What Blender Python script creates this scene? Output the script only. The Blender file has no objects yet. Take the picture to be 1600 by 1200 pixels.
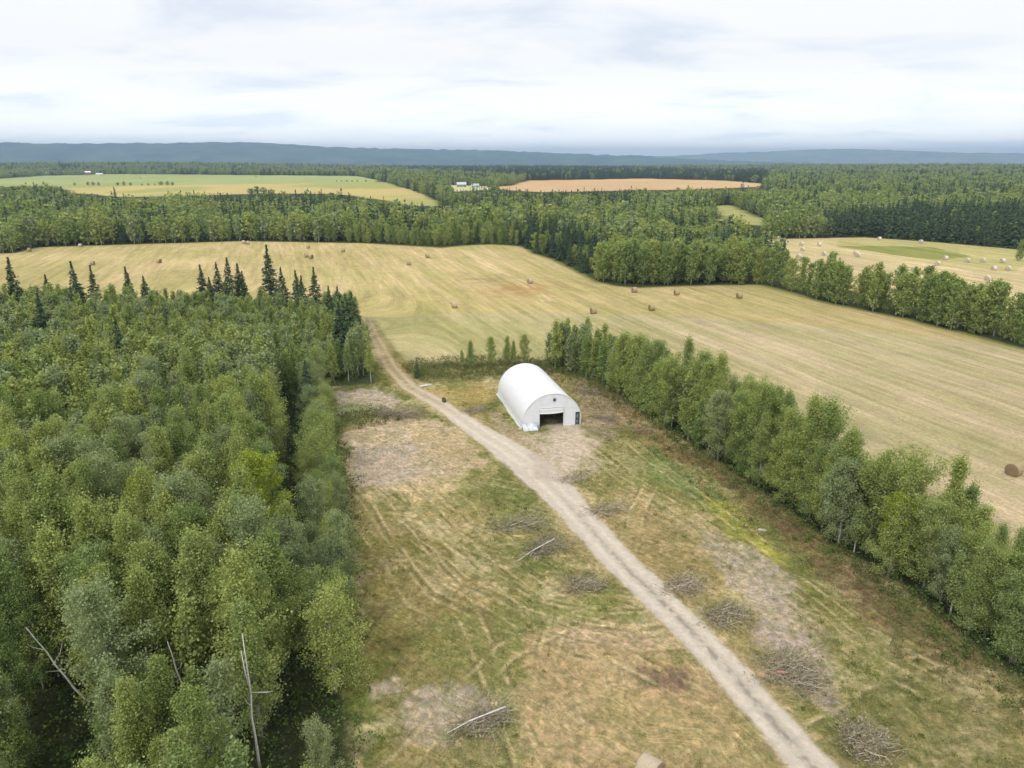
import bpy, math, random
import numpy as np
from math import radians, sin, cos, pi

S = bpy.context.scene
COL = S.collection
# ------------------------------------------------------------------ camera
H = 40.0
PITCH = radians(17.6)
FPX = 1110.0
cam = bpy.data.objects.new('camera', bpy.data.cameras.new('camera'))
COL.objects.link(cam)
cam.location = (0, 0, H)
cam.rotation_euler = (pi/2 - PITCH, 0, 0)
cam.data.sensor_width = 36.0
cam.data.lens = FPX/1600*36.0
cam.data.clip_start = 0.5
cam.data.clip_end = 60000
S.camera = cam
# ------------------------------------------------------------------ sky, sun, exposure
SUN_EL, SUN_AZ = radians(52), radians(212)      # azimuth measured clockwise from +Y
w = bpy.data.worlds.new('World'); S.world = w; w.use_nodes = True
nt = w.node_tree; nt.nodes.clear()
def N(nt, t, **k):
    n = nt.nodes.new(t)
    for a, b in k.items(): setattr(n, a, b)
    return n
def L(nt, a, b): nt.links.new(a, b)
def math_node(nt, op, a, b=None, clamp=False):
    n = N(nt, 'ShaderNodeMath', operation=op); n.use_clamp = clamp
    for i, v in enumerate((a, b)):
        if v is None: continue
        if isinstance(v, (int, float)): n.inputs[i].default_value = v
        else: L(nt, v, n.inputs[i])
    return n.outputs[0]
sky = N(nt, 'ShaderNodeTexSky', sky_type='NISHITA'); sky.sun_disc = False
sky.sun_elevation = SUN_EL; sky.sun_rotation = SUN_AZ
tc = N(nt, 'ShaderNodeTexCoord'); sep = N(nt, 'ShaderNodeSeparateXYZ'); L(nt, tc.outputs['Generated'], sep.inputs[0])
zc = math_node(nt, 'ADD', math_node(nt, 'MAXIMUM', sep.outputs[2], 0.0), 0.13)
px_ = math_node(nt, 'DIVIDE', sep.outputs[0], zc); py_ = math_node(nt, 'DIVIDE', sep.outputs[1], zc)
cmb = N(nt, 'ShaderNodeCombineXYZ'); L(nt, px_, cmb.inputs[0]); L(nt, py_, cmb.inputs[1])
mp = N(nt, 'ShaderNodeMapping'); mp.inputs['Rotation'].default_value = (0, 0, 0.5); mp.inputs['Scale'].default_value = (.95, 1.25, 1)
mp.inputs['Location'].default_value = (1.3, 4.2, 0)
L(nt, cmb.outputs[0], mp.inputs[0])
cn = N(nt, 'ShaderNodeTexNoise'); cn.inputs['Scale'].default_value = 1.0; cn.inputs['Detail'].default_value = 7
cn.inputs['Roughness'].default_value = .55; cn.inputs['Distortion'].default_value = .35
L(nt, mp.outputs[0], cn.inputs['Vector'])
cr = N(nt, 'ShaderNodeValToRGB')
e = cr.color_ramp.elements
e[0].position = .33; e[0].color = (7.9, 8.4, 9.2, 1)
e[1].position = .52; e[1].color = (10.1, 10.1, 10.1, 1)
m_ = cr.color_ramp.elements.new(.43); m_.color = (9.3, 9.5, 9.9, 1)
L(nt, cn.outputs['Fac'], cr.inputs[0])
mix = N(nt, 'ShaderNodeMix', data_type='RGBA'); mix.inputs[0].default_value = .93
L(nt, sky.outputs[0], mix.inputs[6]); L(nt, cr.outputs[0], mix.inputs[7])
bg = N(nt, 'ShaderNodeBackground'); bg.inputs[1].default_value = 0.1
hb = N(nt, 'ShaderNodeMapRange', interpolation_type='SMOOTHSTEP'); L(nt, sep.outputs[2], hb.inputs[0]); hb.inputs[1].default_value = 0; hb.inputs[2].default_value = .13; hb.inputs[3].default_value = 1.45; hb.inputs[4].default_value = 1.0
sv = N(nt, 'ShaderNodeVectorMath', operation='SCALE'); L(nt, mix.outputs[2], sv.inputs[0]); L(nt, hb.outputs[0], sv.inputs['Scale'])
L(nt, sv.outputs[0], bg.inputs[0]); wo = N(nt, 'ShaderNodeOutputWorld'); L(nt, bg.outputs[0], wo.inputs[0])
sl = bpy.data.lights.new('sun', 'SUN'); sl.energy = 1.5; sl.angle = radians(12); sl.color = (1, .965, .91)
sun = bpy.data.objects.new('sun', sl); COL.objects.link(sun)
sun.rotation_euler = (pi/2 - SUN_EL, 0, -SUN_AZ + pi)
S.view_settings.view_transform = 'Standard'; S.view_settings.look = 'None'
S.view_settings.exposure = 0.14; S.view_settings.gamma = 1
try:
    S.cycles.use_denoising = True
    S.cycles.max_bounces = 5; S.cycles.diffuse_bounces = 3; S.cycles.glossy_bounces = 1
    S.cycles.transmission_bounces = 3; S.cycles.volume_bounces = 0
    S.cycles.use_adaptive_sampling = True; S.cycles.adaptive_threshold = 0.02
    S.cycles.caustics_reflective = False; S.cycles.caustics_refractive = False
except Exception: pass
# ------------------------------------------------------------------ helpers
def lin(c):
    c = np.asarray(c, float)/255.0
    return np.where(c <= .04045, c/12.92, ((c+.055)/1.055)**2.4)
def A(r, g, b, k=.95):                       # a colour as seen -> albedo
    return lin((r, g, b))*k
def _hash(ix, iy, seed):
    n = (ix*374761393 + iy*668265263 + seed*1274126177) & 0xffffffff
    n = ((n ^ (n >> 13))*1274126177) & 0xffffffff
    return ((n ^ (n >> 16)) & 0xffff)/65535.0
def vnoise(x, y, seed=0):
    x = np.asarray(x, float); y = np.asarray(y, float)
    xi = np.floor(x).astype(np.int64); yi = np.floor(y).astype(np.int64)
    fx = x-xi; fy = y-yi; fx = fx*fx*(3-2*fx); fy = fy*fy*(3-2*fy)
    a = _hash(xi, yi, seed); b = _hash(xi+1, yi, seed); c = _hash(xi, yi+1, seed); d = _hash(xi+1, yi+1, seed)
    return (a*(1-fx)+b*fx)*(1-fy)+(c*(1-fx)+d*fx)*fy
def fbm(x, y, seed=0, oct=4):
    s = 0; a = .5; t = 0
    for i in range(oct):
        s = s+a*vnoise(x*2**i+17.3*i, y*2**i-9.1*i, seed+i); t += a; a *= .55
    return s/t
def smooth(a, b, x):
    t = np.clip((np.asarray(x, float)-a)/(b-a), 0, 1); return t*t*(3-2*t)
def height(x, y):
    x = np.asarray(x, float); y = np.asarray(y, float)
    h = .25*(vnoise(x/9, y/9, 5)-.5)*smooth(170, 60, y)
    f = smooth(175, 240, y)*smooth(520, 420, y)
    h = h + f*(1.6*np.exp(-((x+10)/55)**2-((y-335)/45)**2) - 1.2*np.exp(-((x-60)/50)**2-((y-260)/30)**2)
               + .8*np.sin(x/47.)*np.cos(y/38.))
    r = np.hypot(x, y)
    far = smooth(500, 1500, r)
    h = h + far*(7*(fbm(x/700, y/700, 31, 2)-.5) + 9*smooth(300, 1500, x)*smooth(900, 2600, r)
                 + 16*smooth(-200, -1500, x)*smooth(2300, 3100, r))
    h = h - 170*smooth(3350, 4300, r)
    return h
SP, CP = sin(PITCH), cos(PITCH)
def P(u, v, z=None):
    """photograph pixel (1600x1200) -> point on the ground (or on the level z)"""
    a = (u-800)/FPX; b = (600-v)/FPX
    d = np.array([a, CP+b*SP, -SP+b*CP])
    zz = 0.0 if z is None else z
    for i in range(8 if z is None else 1):
        t = (zz-H)/d[2]; p = d*t
        if z is None: zz = .5*zz+.5*float(height(p[0], p[1]))
    return np.array([p[0], p[1]])
def poly(pts): return np.array([P(*q) for q in pts])
def inside(x, y, pg):
    r = np.zeros(np.shape(x), bool); n = len(pg); j = n-1
    for i in range(n):
        xi, yi = pg[i]; xj, yj = pg[j]
        if yi != yj:
            c = ((yi > y) != (yj > y)) & (x < (xj-xi)*(y-yi)/(yj-yi)+xi); r ^= c
        j = i
    return r
def segdist(x, y, pl, wid=None):
    """distance to polyline; also along-length and interpolated width"""
    best = np.full(np.shape(x), 1e9); al = np.zeros(np.shape(x)); W = np.zeros(np.shape(x)); sd = np.zeros(np.shape(x)); acc = 0
    for i in range(len(pl)-1):
        a, b = pl[i], pl[i+1]; d = b-a; l = math.hypot(*d)
        t = np.clip(((x-a[0])*d[0]+(y-a[1])*d[1])/(l*l), 0, 1)
        dx = x-a[0]-t*d[0]; dy = y-a[1]-t*d[1]; q = np.hypot(dx, dy); m = q < best
        best = np.where(m, q, best); al = np.where(m, acc+t*l, al)
        sd = np.where(m, (dx*d[1]-dy*d[0])/l, sd)
        if wid is not None: W = np.where(m, wid[i]*(1-t)+wid[i+1]*t, W)
        acc += l
    return best, al, W, sd
def psd(x, y, pg):
    d = segdist(x, y, np.vstack([pg, pg[:1]]))[0]
    return np.where(inside(x, y, pg), -d, d)
def tag(o, label=None, cat=None, group=None, kind=None):
    if label: o['label'] = label
    if cat: o['category'] = cat
    if group: o['group'] = group
    if kind: o['kind'] = kind
    return o
def mesh(name, V, F, mats=(), fm=None, smooth_=False):
    me = bpy.data.meshes.new(name)
    V = np.asarray(V, np.float32); 
    if isinstance(F, np.ndarray) and F.ndim == 2:
        n, k = F.shape
        me.vertices.add(len(V)); me.vertices.foreach_set('co', V.ravel())
        me.loops.add(n*k); me.loops.foreach_set('vertex_index', F.astype(np.int32).ravel())
        me.polygons.add(n); me.polygons.foreach_set('loop_start', np.arange(0, n*k, k, dtype=np.int32))
        me.update(calc_edges=True)
    else:
        me.from_pydata([tuple(map(float, v)) for v in V], [], [tuple(int(i) for i in f) for f in F]); me.update()
    for m in mats: me.materials.append(m)
    if fm is not None: me.polygons.foreach_set('material_index', np.asarray(fm, np.int32))
    if smooth_: me.polygons.foreach_set('use_smooth', np.ones(len(me.polygons), bool))
    return me
def link(name, me, parent=None, loc=(0, 0, 0), rz=0):
    o = bpy.data.objects.new(name, me); COL.objects.link(o)
    o.location = loc; o.rotation_euler = (0, 0, rz)
    if parent is not None: o.parent = parent
    return o
def root(name, loc, rz=0, **k):
    o = bpy.data.objects.new(name, None); COL.objects.link(o); o.location = loc; o.rotation_euler = (0, 0, rz)
    o.empty_display_size = .3
    return tag(o, k.get('label'), k.get('cat'), k.get('group'))
class MB:
    def __init__(s): s.V = []; s.F = []; s.M = []
    def add(s, V, F, m=0):
        b = len(s.V); s.V += [tuple(v) for v in V]; s.F += [tuple(i+b for i in f) for f in F]; s.M += [m]*len(F)
    def box(s, x0, x1, y0, y1, z0, z1, m=0):
        V = [(x, y, z) for z in (z0, z1) for y in (y0, y1) for x in (x0, x1)]
        s.add(V, [(0, 2, 3, 1), (4, 5, 7, 6), (0, 1, 5, 4), (2, 6, 7, 3), (0, 4, 6, 2), (1, 3, 7, 5)], m)
    def tube(s, pts, rad, k=6, m=0, caps=True):
        pts = np.asarray(pts, float); n = len(pts); V = []
        T = np.gradient(pts, axis=0); T /= np.linalg.norm(T, axis=1)[:, None]+1e-9
        up = np.array([0, 0, 1.]) if abs(T[0][2]) < .9 else np.array([1., 0, 0])
        for i in range(n):
            a = np.cross(T[i], up); a /= np.linalg.norm(a)+1e-9; b = np.cross(T[i], a)
            r = rad[i] if hasattr(rad, '__len__') else rad
            for j in range(k):
                t = 2*pi*j/k; V.append(pts[i]+r*(cos(t)*a+sin(t)*b))
        F = [(i*k+j, i*k+(j+1) % k, (i+1)*k+(j+1) % k, (i+1)*k+j) for i in range(n-1) for j in range(k)]
        if caps: F += [tuple(range(k))[::-1], tuple((n-1)*k+j for j in range(k))]
        s.add(V, F, m)
    def me(s, name, mats, sm=False): return mesh(name, s.V, s.F, mats, s.M, sm)
def copy_tree(o, loc, rz, sc):
    r = o.copy(); COL.objects.link(r); r.location = loc; r.rotation_euler = (0, 0, rz); r.scale = sc
    for ch in list(o.children):
        c = ch.copy(); COL.objects.link(c); c.parent = r
    return r
# ------------------------------------------------------------------ materials
def newmat(name):
    m = bpy.data.materials.new(name); m.use_nodes = True; m.node_tree.nodes.clear()
    return m, m.node_tree
def simple(name, col, rough=.8, noise=.25, scale=3.0, spec=.2, bump=0, metal=0):
    m, nt = newmat(name); o = N(nt, 'ShaderNodeOutputMaterial'); b = N(nt, 'ShaderNodeBsdfPrincipled')
    b.inputs['Roughness'].default_value = rough; b.inputs['Specular IOR Level'].default_value = spec
    b.inputs['Metallic'].default_value = metal
    tc = N(nt, 'ShaderNodeTexCoord'); n = N(nt, 'ShaderNodeTexNoise'); n.inputs['Scale'].default_value = scale; n.inputs['Detail'].default_value = 5
    L(nt, tc.outputs['Object'], n.inputs['Vector'])
    r = N(nt, 'ShaderNodeValToRGB'); r.color_ramp.elements[0].position = .3; r.color_ramp.elements[1].position = .7
    r.color_ramp.elements[0].color = (*[c*(1-noise) for c in col], 1); r.color_ramp.elements[1].color = (*[min(1, c*(1+noise)) for c in col], 1)
    L(nt, n.outputs['Fac'], r.inputs[0]); L(nt, r.outputs[0], b.inputs['Base Color'])
    if bump:
        bm = N(nt, 'ShaderNodeBump'); bm.inputs['Distance'].default_value = bump; L(nt, n.outputs['Fac'], bm.inputs['Height']); L(nt, bm.outputs[0], b.inputs['Normal'])
    L(nt, b.outputs[0], o.inputs[0]); return m
def leafmat(name, cols, trans=.35, attr=None, leafvar=.36):
    """leaf colour: ramp over the plant's own random value, varied from leaf to leaf"""
    m, nt = newmat(name); o = N(nt, 'ShaderNodeOutputMaterial')
    if attr:
        a = N(nt, 'ShaderNodeAttribute', attribute_name=attr); base = a.outputs['Color']
    else:
        oi = N(nt, 'ShaderNodeObjectInfo'); r = N(nt, 'ShaderNodeValToRGB'); cr = r.color_ramp
        cr.elements[0].color = (*cols[0], 1); cr.elements[1].color = (*cols[-1], 1)
        for i, c in enumerate(cols[1:-1]): x = cr.elements.new((i+1)/(len(cols)-1)); x.color = (*c, 1)
        L(nt, oi.outputs['Random'], r.inputs[0]); base = r.outputs[0]
    g = N(nt, 'ShaderNodeNewGeometry')
    mr = N(nt, 'ShaderNodeMapRange'); mr.inputs['To Min'].default_value = 1-leafvar; mr.inputs['To Max'].default_value = 1+leafvar
    L(nt, g.outputs['Random Per Island'], mr.inputs['Value'])
    vm = N(nt, 'ShaderNodeVectorMath', operation='SCALE'); L(nt, base, vm.inputs[0]); L(nt, mr.outputs[0], vm.inputs['Scale'])
    d = N(nt, 'ShaderNodeBsdfDiffuse'); t = N(nt, 'ShaderNodeBsdfTranslucent'); L(nt, vm.outputs[0], d.inputs[0])
    v2 = N(nt, 'ShaderNodeVectorMath', operation='MULTIPLY'); L(nt, vm.outputs[0], v2.inputs[0]); v2.inputs[1].default_value = (1.15, 1.2, .6)
    L(nt, v2.outputs[0], t.inputs[0]); mx = N(nt, 'ShaderNodeMixShader'); mx.inputs[0].default_value = trans
    L(nt, d.outputs[0], mx.inputs[1]); L(nt, t.outputs[0], mx.inputs[2]); L(nt, mx.outputs[0], o.inputs[0]); return m
M_ASPEN = leafmat('aspen_leaves', [(.25, .33, .12), (.34, .40, .14), (.41, .45, .155), (.29, .37, .155)])
M_LIME = leafmat('lime_leaves', [(.33, .39, .06), (.37, .41, .07)])
M_GREY = leafmat('grey_green_leaves', [(.29, .35, .19), (.36, .41, .21)])
M_POP = leafmat('poplar_leaves', [(.25, .33, .12), (.33, .40, .145), (.42, .46, .165)])
M_SPR = leafmat('spruce_needles', [(.075, .115, .07), (.095, .14, .075), (.115, .165, .08)], trans=.08)
M_BARK = simple('pale_bark', (.42, .40, .34), noise=.3, scale=4)
M_SBARK = simple('brown_bark', (.12, .09, .07), noise=.3)
M_DEAD = simple('dead_wood', (.74, .71, .66), noise=.15, scale=6)
M_TWIG = leafmat('twigs', [(.30, .245, .19), (.50, .42, .33)], trans=0, leafvar=.55)
M_DLEAF = leafmat('wilted_leaves', [(.36, .33, .21), (.27, .29, .14)], trans=.2)
M_GRASS = leafmat('grass_blades', None, trans=.2, attr='tint', leafvar=.3)
# ------------------------------------------------------------------ layout of the ground (traced, then laid down on the terrain)
FIELD = poly([(-400, 400), (20, 396), (60, 386), (230, 381), (380, 377), (560, 380), (690, 387), (722, 384), (770, 382), (812, 385), (835, 396), (880, 412), (930, 440), (960, 447), (1000, 450), (1100, 446), (1185, 445), (1280, 470), (1400, 495), (1600, 545), (2300, 720), (2300, 1120), (1700, 1010), (1600, 950), (1480, 880), (1300, 770), (1180, 690), (1060, 620), (985, 585), (930, 556), (850, 566), (700, 566), (640, 572), (612, 560), (590, 530), (572, 497), (540, 500), (-500, 500)])
RFIELD = poly([(1165, 380), (1180, 375), (1240, 373), (1350, 371), (1480, 380), (1590, 390), (2100, 430), (2300, 560), (1600, 525), (1560, 505), (1400, 470), (1260, 440), (1190, 410)])
TRI = poly([(1305, 385), (1360, 384), (1455, 386), (1490, 394), (1522, 401), (1462, 406), (1400, 399)])
UGREEN = poly([(-300, 283), (0, 279), (60, 275), (180, 272), (560, 275), (596, 283), (560, 287), (300, 289), (100, 292), (-300, 292)])
UGOLD = poly([(90, 292), (300, 289), (600, 284), (650, 300), (700, 322), (640, 322), (590, 312), (520, 303), (420, 302), (300, 306), (190, 308), (120, 302)])
UEDGE = poly([(-300, 301), (0, 301), (20, 306), (-300, 310)])
BROWN = poly([(760, 293), (800, 290), (822, 282), (1000, 279), (1130, 282), (1205, 288), (1180, 292), (1080, 296), (960, 298), (850, 300), (790, 297)])
GLADE = poly([(1112, 322), (1140, 321), (1165, 330), (1200, 345), (1195, 352), (1150, 350), (1120, 335)])
YARD = poly([(700, 289), (760, 291), (770, 296), (712, 299)])
CLEAR = poly([(500, 606), (590, 600), (575, 560), (565, 500), (580, 500), (640, 575), (850, 570), (930, 590), (1010, 650), (1150, 740), (1290, 845), (1400, 910), (1530, 1020), (1700, 1150), (1700, 1700), (520, 1700), (548, 1200), (552, 1000), (552, 850), (545, 760), (522, 650)])
ROAD = poly([(1400, 1340), (1272, 1200), (1160, 1072), (1060, 965), (960, 868), (890, 790), (835, 733), (785, 697), (740, 668), (690, 633), (640, 605), (612, 575), (596, 545), (583, 520), (572, 497)])
ROADW = [3.1, 3.1, 3.1, 3.3, 3.6, 4.4, 6.0, 4.8, 3.6, 3.1, 2.8, 2.4, 2.1, 1.9, 1.8]
SPUR = poly([(850, 740), (878, 715), (895, 690), (880, 668), (868, 660)])
SPURW = [5.0, 7.5, 6.5, 5.0, 3.6]
ROWNEAR = poly([(850, 572), (930, 596), (1010, 652), (1085, 700), (1150, 738), (1200, 778), (1290, 845), (1345, 885), (1400, 910), (1480, 972), (1530, 1020), (1600, 1062), (1700, 1130)])
WEST_EDGE = poly([(500, 606), (522, 650), (545, 760), (552, 850), (552, 1000), (548, 1200)])
# ------------------------------------------------------------------ ground sheet
ang = np.concatenate([np.linspace(-pi, radians(-62), 40)[:-1], np.linspace(radians(-62), radians(62), 1000), np.linspace(radians(62), pi, 40)[1:]])
rr = [0.5, 3, 7, 12, 18, 23]
r = 26.0
while r < 1300: rr.append(r); r *= 1.0043
while r < 40000: rr.append(r); r *= 1.03
rr = np.array(rr)
AA, RR = np.meshgrid(ang, rr)
X = (RR*np.sin(AA)).ravel(); Y = (RR*np.cos(AA)).ravel()
Z = height(X, Y)
na, nr = len(ang), len(rr)
idx = np.arange(nr*na).reshape(nr, na)
F = np.stack([idx[:-1, :-1], idx[:-1, 1:], idx[1:, 1:], idx[1:, :-1]], -1).reshape(-1, 4)[:, ::-1]
C = np.empty((len(X), 3))
rad = np.hypot(X, Y)
def mixc(sel, c, a):
    C[sel] = C[sel]*(1-a[:, None])+np.asarray(c)*a[:, None]
ALL = np.arange(len(X))
C[:] = A(62, 70, 42)
C[:] *= (.8+.4*fbm(X/30, Y/30, 3))[:, None]
vis = ALL[(Y > 10) & (rad < 4000)]
x, y = X[vis], Y[vis]; rv = rad[vis]
big = fbm(x/60, y/60, 11); med = fbm(x/14, y/14, 12); fine = fbm(x/3.0, y/3.0, 13)
fm = np.zeros(len(X)); fl_s = np.zeros(len(X)); fl_t = np.zeros(len(X))
# hay field
d = psd(x, y, FIELD)+(med-.5)*3*smooth(60, 200, rv)
a = smooth(1.2, -1.2, d)
gr = smooth(.42, .62, fbm(x/45+3, y/22, 21)*.6+fbm(x/12, y/9, 22)*.4)
gc = P(690, 515); near_green = np.exp(-((x-gc[0])/38)**2-((y-gc[1])/34)**2)
base = A(196, 174, 129)[None]*(1-gr[:, None]*.4)+A(174, 164, 108)[None]*(gr[:, None]*.4)
base = base*(1-.7*near_green[:, None])+A(180, 170, 100)[None]*.7*near_green[:, None]
base *= (.88+.24*big)[:, None]*(.94+.12*fine)[:, None]
C[vis] = C[vis]*(1-a[:, None])+base*a[:, None]
# unmown green rim of the field, shadow line along its edge painted in
rim = smooth(2.5, .8, np.abs(d-.6))*smooth(2., 0., d)
mixc(vis, A(128, 128, 70), np.clip(rim*.8, 0, 1))
sc = P(815, 452); s2 = np.exp(-((x-sc[0])/13)**2-((y-sc[1])/13)**2)*smooth(.3, .6, fbm(x/7, y/2.5, 41))
mixc(vis, A(186, 140, 98), s2*.8*a)
sc = P(760, 437); s2 = np.exp(-((x-sc[0])/12)**2-((y-sc[1])/9)**2)*smooth(.35, .6, fbm(x/7, y/2.5, 42))
mixc(vis, A(160, 135, 100), s2*.6*a)
tr = poly([(725, 390), (790, 425), (830, 445), (860, 470)])
for off in (0, 2.2):
    dd = segdist(x+off, y, tr)[0]; mixc(vis, A(222, 204, 160), smooth(1.0, .3, dd)*.5*a*smooth(.3, .6, med))
fm[vis] = a
# swath coordinate: follows the tree row, turns round the wood's corner
dl = segdist(x, y, poly([(1900, 1240), (1600, 950), (1300, 770), (1060, 620), (930, 556)]))[3]
lineA = poly([(1900, 1240), (1600, 950)]); u_ = (lineA[1]-lineA[0]); 
pa, pb = P(1600, 950), P(940, 560); dirn = (pb-pa)/np.linalg.norm(pb-pa); nrm = np.array([dirn[1], -dirn[0]])
sA = (x-pa[0])*nrm[0]+(y-pa[1])*nrm[1]
cc = P(560, 510); sB = np.hypot((x-cc[0]), (y-cc[1])*.8)
k_ = 12.0; mN = np.minimum(sA, sB+18)
sS = -k_*np.log(np.exp(-np.clip(np.abs(sA)-mN, -200, 200)/k_)+np.exp(-np.clip(sB+18-mN, -200, 200)/k_)+1e-12)+mN
fl_s[vis] = sS; fl_t[vis] = (x*dirn[0]+y*dirn[1])
# bale field on the right
d = psd(x, y, RFIELD); a = smooth(1.5, -1.5, d)
base = A(208, 186, 146)[None]*np.ones((len(x), 1)); g2 = smooth(1418, 1430, 1420+0*x)
far_g = smooth(0, 1, (psd(x, y, poly([(1330, 374), (1480, 381), (1600, 394), (1560, 420), (1500, 412), (1330, 384)])) < 6).astype(float))
base = base*(1-.5*far_g[:, None])+A(170, 168, 95)[None]*.5*far_g[:, None]
base *= (.86+.28*med)[:, None]
C[vis] = C[vis]*(1-a[:, None])+base*a[:, None]; fm[vis] = np.maximum(fm[vis], a)
mixc(vis, A(146, 146, 84), smooth(1.5, -1.5, psd(x, y, TRI)+(fine-.5)*4))
# upper fields
for pg, c1, c2 in ((UGREEN, A(154, 163, 106), A(146, 156, 98)), (UGOLD, A(184, 168, 110), A(156, 156, 96)), (UEDGE, A(190, 176, 100), A(180, 170, 100)), (BROWN, A(196, 164, 124), A(188, 158, 122)), (GLADE, A(186, 174, 128), A(160, 160, 104)), (YARD, A(188, 184, 130), A(200, 190, 160))):
    d = psd(x, y, pg); a = smooth(6, -6, d+(big-.5)*20)
    m = smooth(.35, .65, fbm(x/90, y/160, 51))[:, None]
    base = c1[None]*(1-m)+c2[None]*m
    C[vis] = C[vis]*(1-a[:, None])+base*a[:, None]
# clearing
sel = vis[(rv < 190)]
x, y = X[sel], Y[sel]
med = fbm(x/6, y/6, 61); fine = fbm(x/1.3, y/1.3, 62); big = fbm(x/17, y/17, 63); ff = fbm(x/.5, y/.5, 64, 3)
pcl = psd(x, y, CLEAR); a = smooth(1.0, -.6, pcl)
g = smooth(.35, .65, big*.5+med*.5)[:, None]
base = A(154, 140, 84)[None]*(1-g)+A(124, 130, 62)[None]*g
dry = smooth(.48, .68, fbm(x/4, y/4, 65)*.7+ff*.3)[:, None]
base = base*(1-.55*dry)+A(196, 178, 136)[None]*.6*dry
base *= (.72+.3*fine+.3*ff)[:, None]
C[sel] = C[sel]*(1-a[:, None])+base*a[:, None]
def blob(pts, col, soft=.8, amt=.85, ns=3.0, nscale=2.5, seed=70, brk=.55, grain=None):
    pg = poly(pts)
    bx = (x > pg[:, 0].min()-6) & (x < pg[:, 0].max()+6) & (y > pg[:, 1].min()-6) & (y < pg[:, 1].max()+6)
    s_ = sel[bx]; xx, yy = x[bx], y[bx]
    if len(xx) == 0: return
    d = psd(xx, yy, pg)+(fbm(xx/nscale, yy/nscale, seed)-.5)*2*ns
    aa = smooth(soft, -soft, d)*amt
    if brk: aa = aa*(1-brk+brk*smooth(.35, .6, fbm(xx/1.1, yy/1.1, seed+7)*.6+fbm(xx/.35, yy/.35, seed+9, 2)*.4))
    c = np.asarray(col)[None]*(.66+.62*fbm(xx/.45, yy/.45, seed+3, 3))[:, None]
    C[s_] = C[s_]*(1-aa[:, None])+c*aa[:, None]
MUD = A(184, 167, 156); STRAW = A(206, 182, 134); TAN = A(184, 160, 114); OL = A(132, 132, 68); RED = A(146, 124, 70); GRN = A(122, 146, 62); BRN = A(122, 98, 74)
# weeds strip behind the shed, ditch
blob([(620, 572), (850, 566), (850, 590), (760, 592), (640, 600)], A(118, 122, 66), seed=71, amt=.85)
blob([(585, 500), (640, 572), (655, 590), (622, 590), (598, 545)], A(142, 128, 66), seed=72, amt=.7, ns=1.5)
blob([(655, 610), (760, 600), (770, 625), (700, 645), (660, 625)], A(166, 146, 72), seed=73, amt=.8)
blob([(700, 640), (780, 690), (830, 690), (790, 655), (750, 630)], A(158, 140, 86), seed=74, amt=.6)
# stripped soil, left of the road
blob([(525, 612), (600, 608), (635, 630), (600, 645), (530, 650)], MUD, seed=75, amt=.9)
blob([(525, 640), (570, 628), (600, 650), (560, 665), (528, 668)], GRN, seed=76, amt=.7)
blob([(535, 672), (640, 650), (700, 660), (760, 720), (700, 745), (640, 765), (580, 765), (548, 740)], A(196, 174, 148), seed=77, amt=.9)
blob([(552, 700), (640, 692), (655, 745), (600, 765), (552, 755)], A(178, 162, 150), seed=78, amt=.8)
blob([(640, 665), (720, 670), (775, 735), (690, 740)], TAN, seed=79, amt=.6)
blob([(690, 755), (770, 745), (830, 780), (800, 800), (720, 790)], A(130, 136, 70), seed=80, amt=.75)
blob([(610, 765), (680, 750), (720, 762), (650, 790)], STRAW, seed=81, amt=.8, ns=1)
# grass left of the road
blob([(560, 800), (640, 815), (760, 905), (800, 1000), (640, 1060), (556, 1080)], A(136, 122, 62), seed=82, amt=.75)
blob([(640, 960), (800, 940), (960, 950), (830, 1010), (800, 1200), (700, 1200), (700, 1060)], A(134, 140, 70), seed=83, amt=.7)
blob([(545, 1040), (600, 1030), (610, 1080), (550, 1110)], A(138, 150, 58), seed=84, amt=.7)
blob([(590, 1075), (700, 1060), (780, 1085), (790, 1150), (700, 1170), (620, 1130)], MUD, seed=85, amt=.7, ns=4, nscale=3)
blob([(650, 1170), (800, 1150), (800, 1250), (600, 1250)], A(150, 138, 88), seed=86, amt=.6)
blob([(820, 1010), (870, 970), (960, 960), (1040, 1010), (1120, 1080), (1230, 1200), (1300, 1300), (800, 1300), (815, 1100)], A(180, 154, 108), seed=87, amt=.85, brk=.25)
blob([(860, 990), (930, 962), (1010, 985), (1060, 1010), (1000, 1020), (900, 1015)], A(186, 160, 134), seed=88, amt=.65, ns=2)
blob([(990, 1030), (1020, 1020), (1080, 1050), (1085, 1080), (1040, 1085), (1000, 1060)], A(124, 100, 82), seed=89, amt=.9, ns=2.0, nscale=1.5)
blob([(960, 1090), (1080, 1110), (1180, 1200), (960, 1200)], A(170, 156, 96), seed=90, amt=.5)
blob([(860, 960), (940, 930), (980, 955), (880, 980)], A(140, 146, 74), seed=91, amt=.7)
# shoulders and the shed yard
blob([(905, 600), (940, 600), (985, 640), (960, 690), (900, 670), (900, 640)], A(158, 138, 118), seed=92, amt=.8)
blob([(770, 640), (800, 670), (830, 695), (800, 690), (770, 665)], A(166, 144, 124), seed=93, amt=.8, ns=1)
blob([(790, 690), (860, 678), (930, 690), (940, 720), (900, 760), (860, 770), (810, 730)], A(188, 170, 146), seed=94, amt=.8)
blob([(930, 690), (1040, 700), (1100, 780), (1020, 800), (940, 760)], A(138, 142, 74), seed=95, amt=.6)
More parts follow.
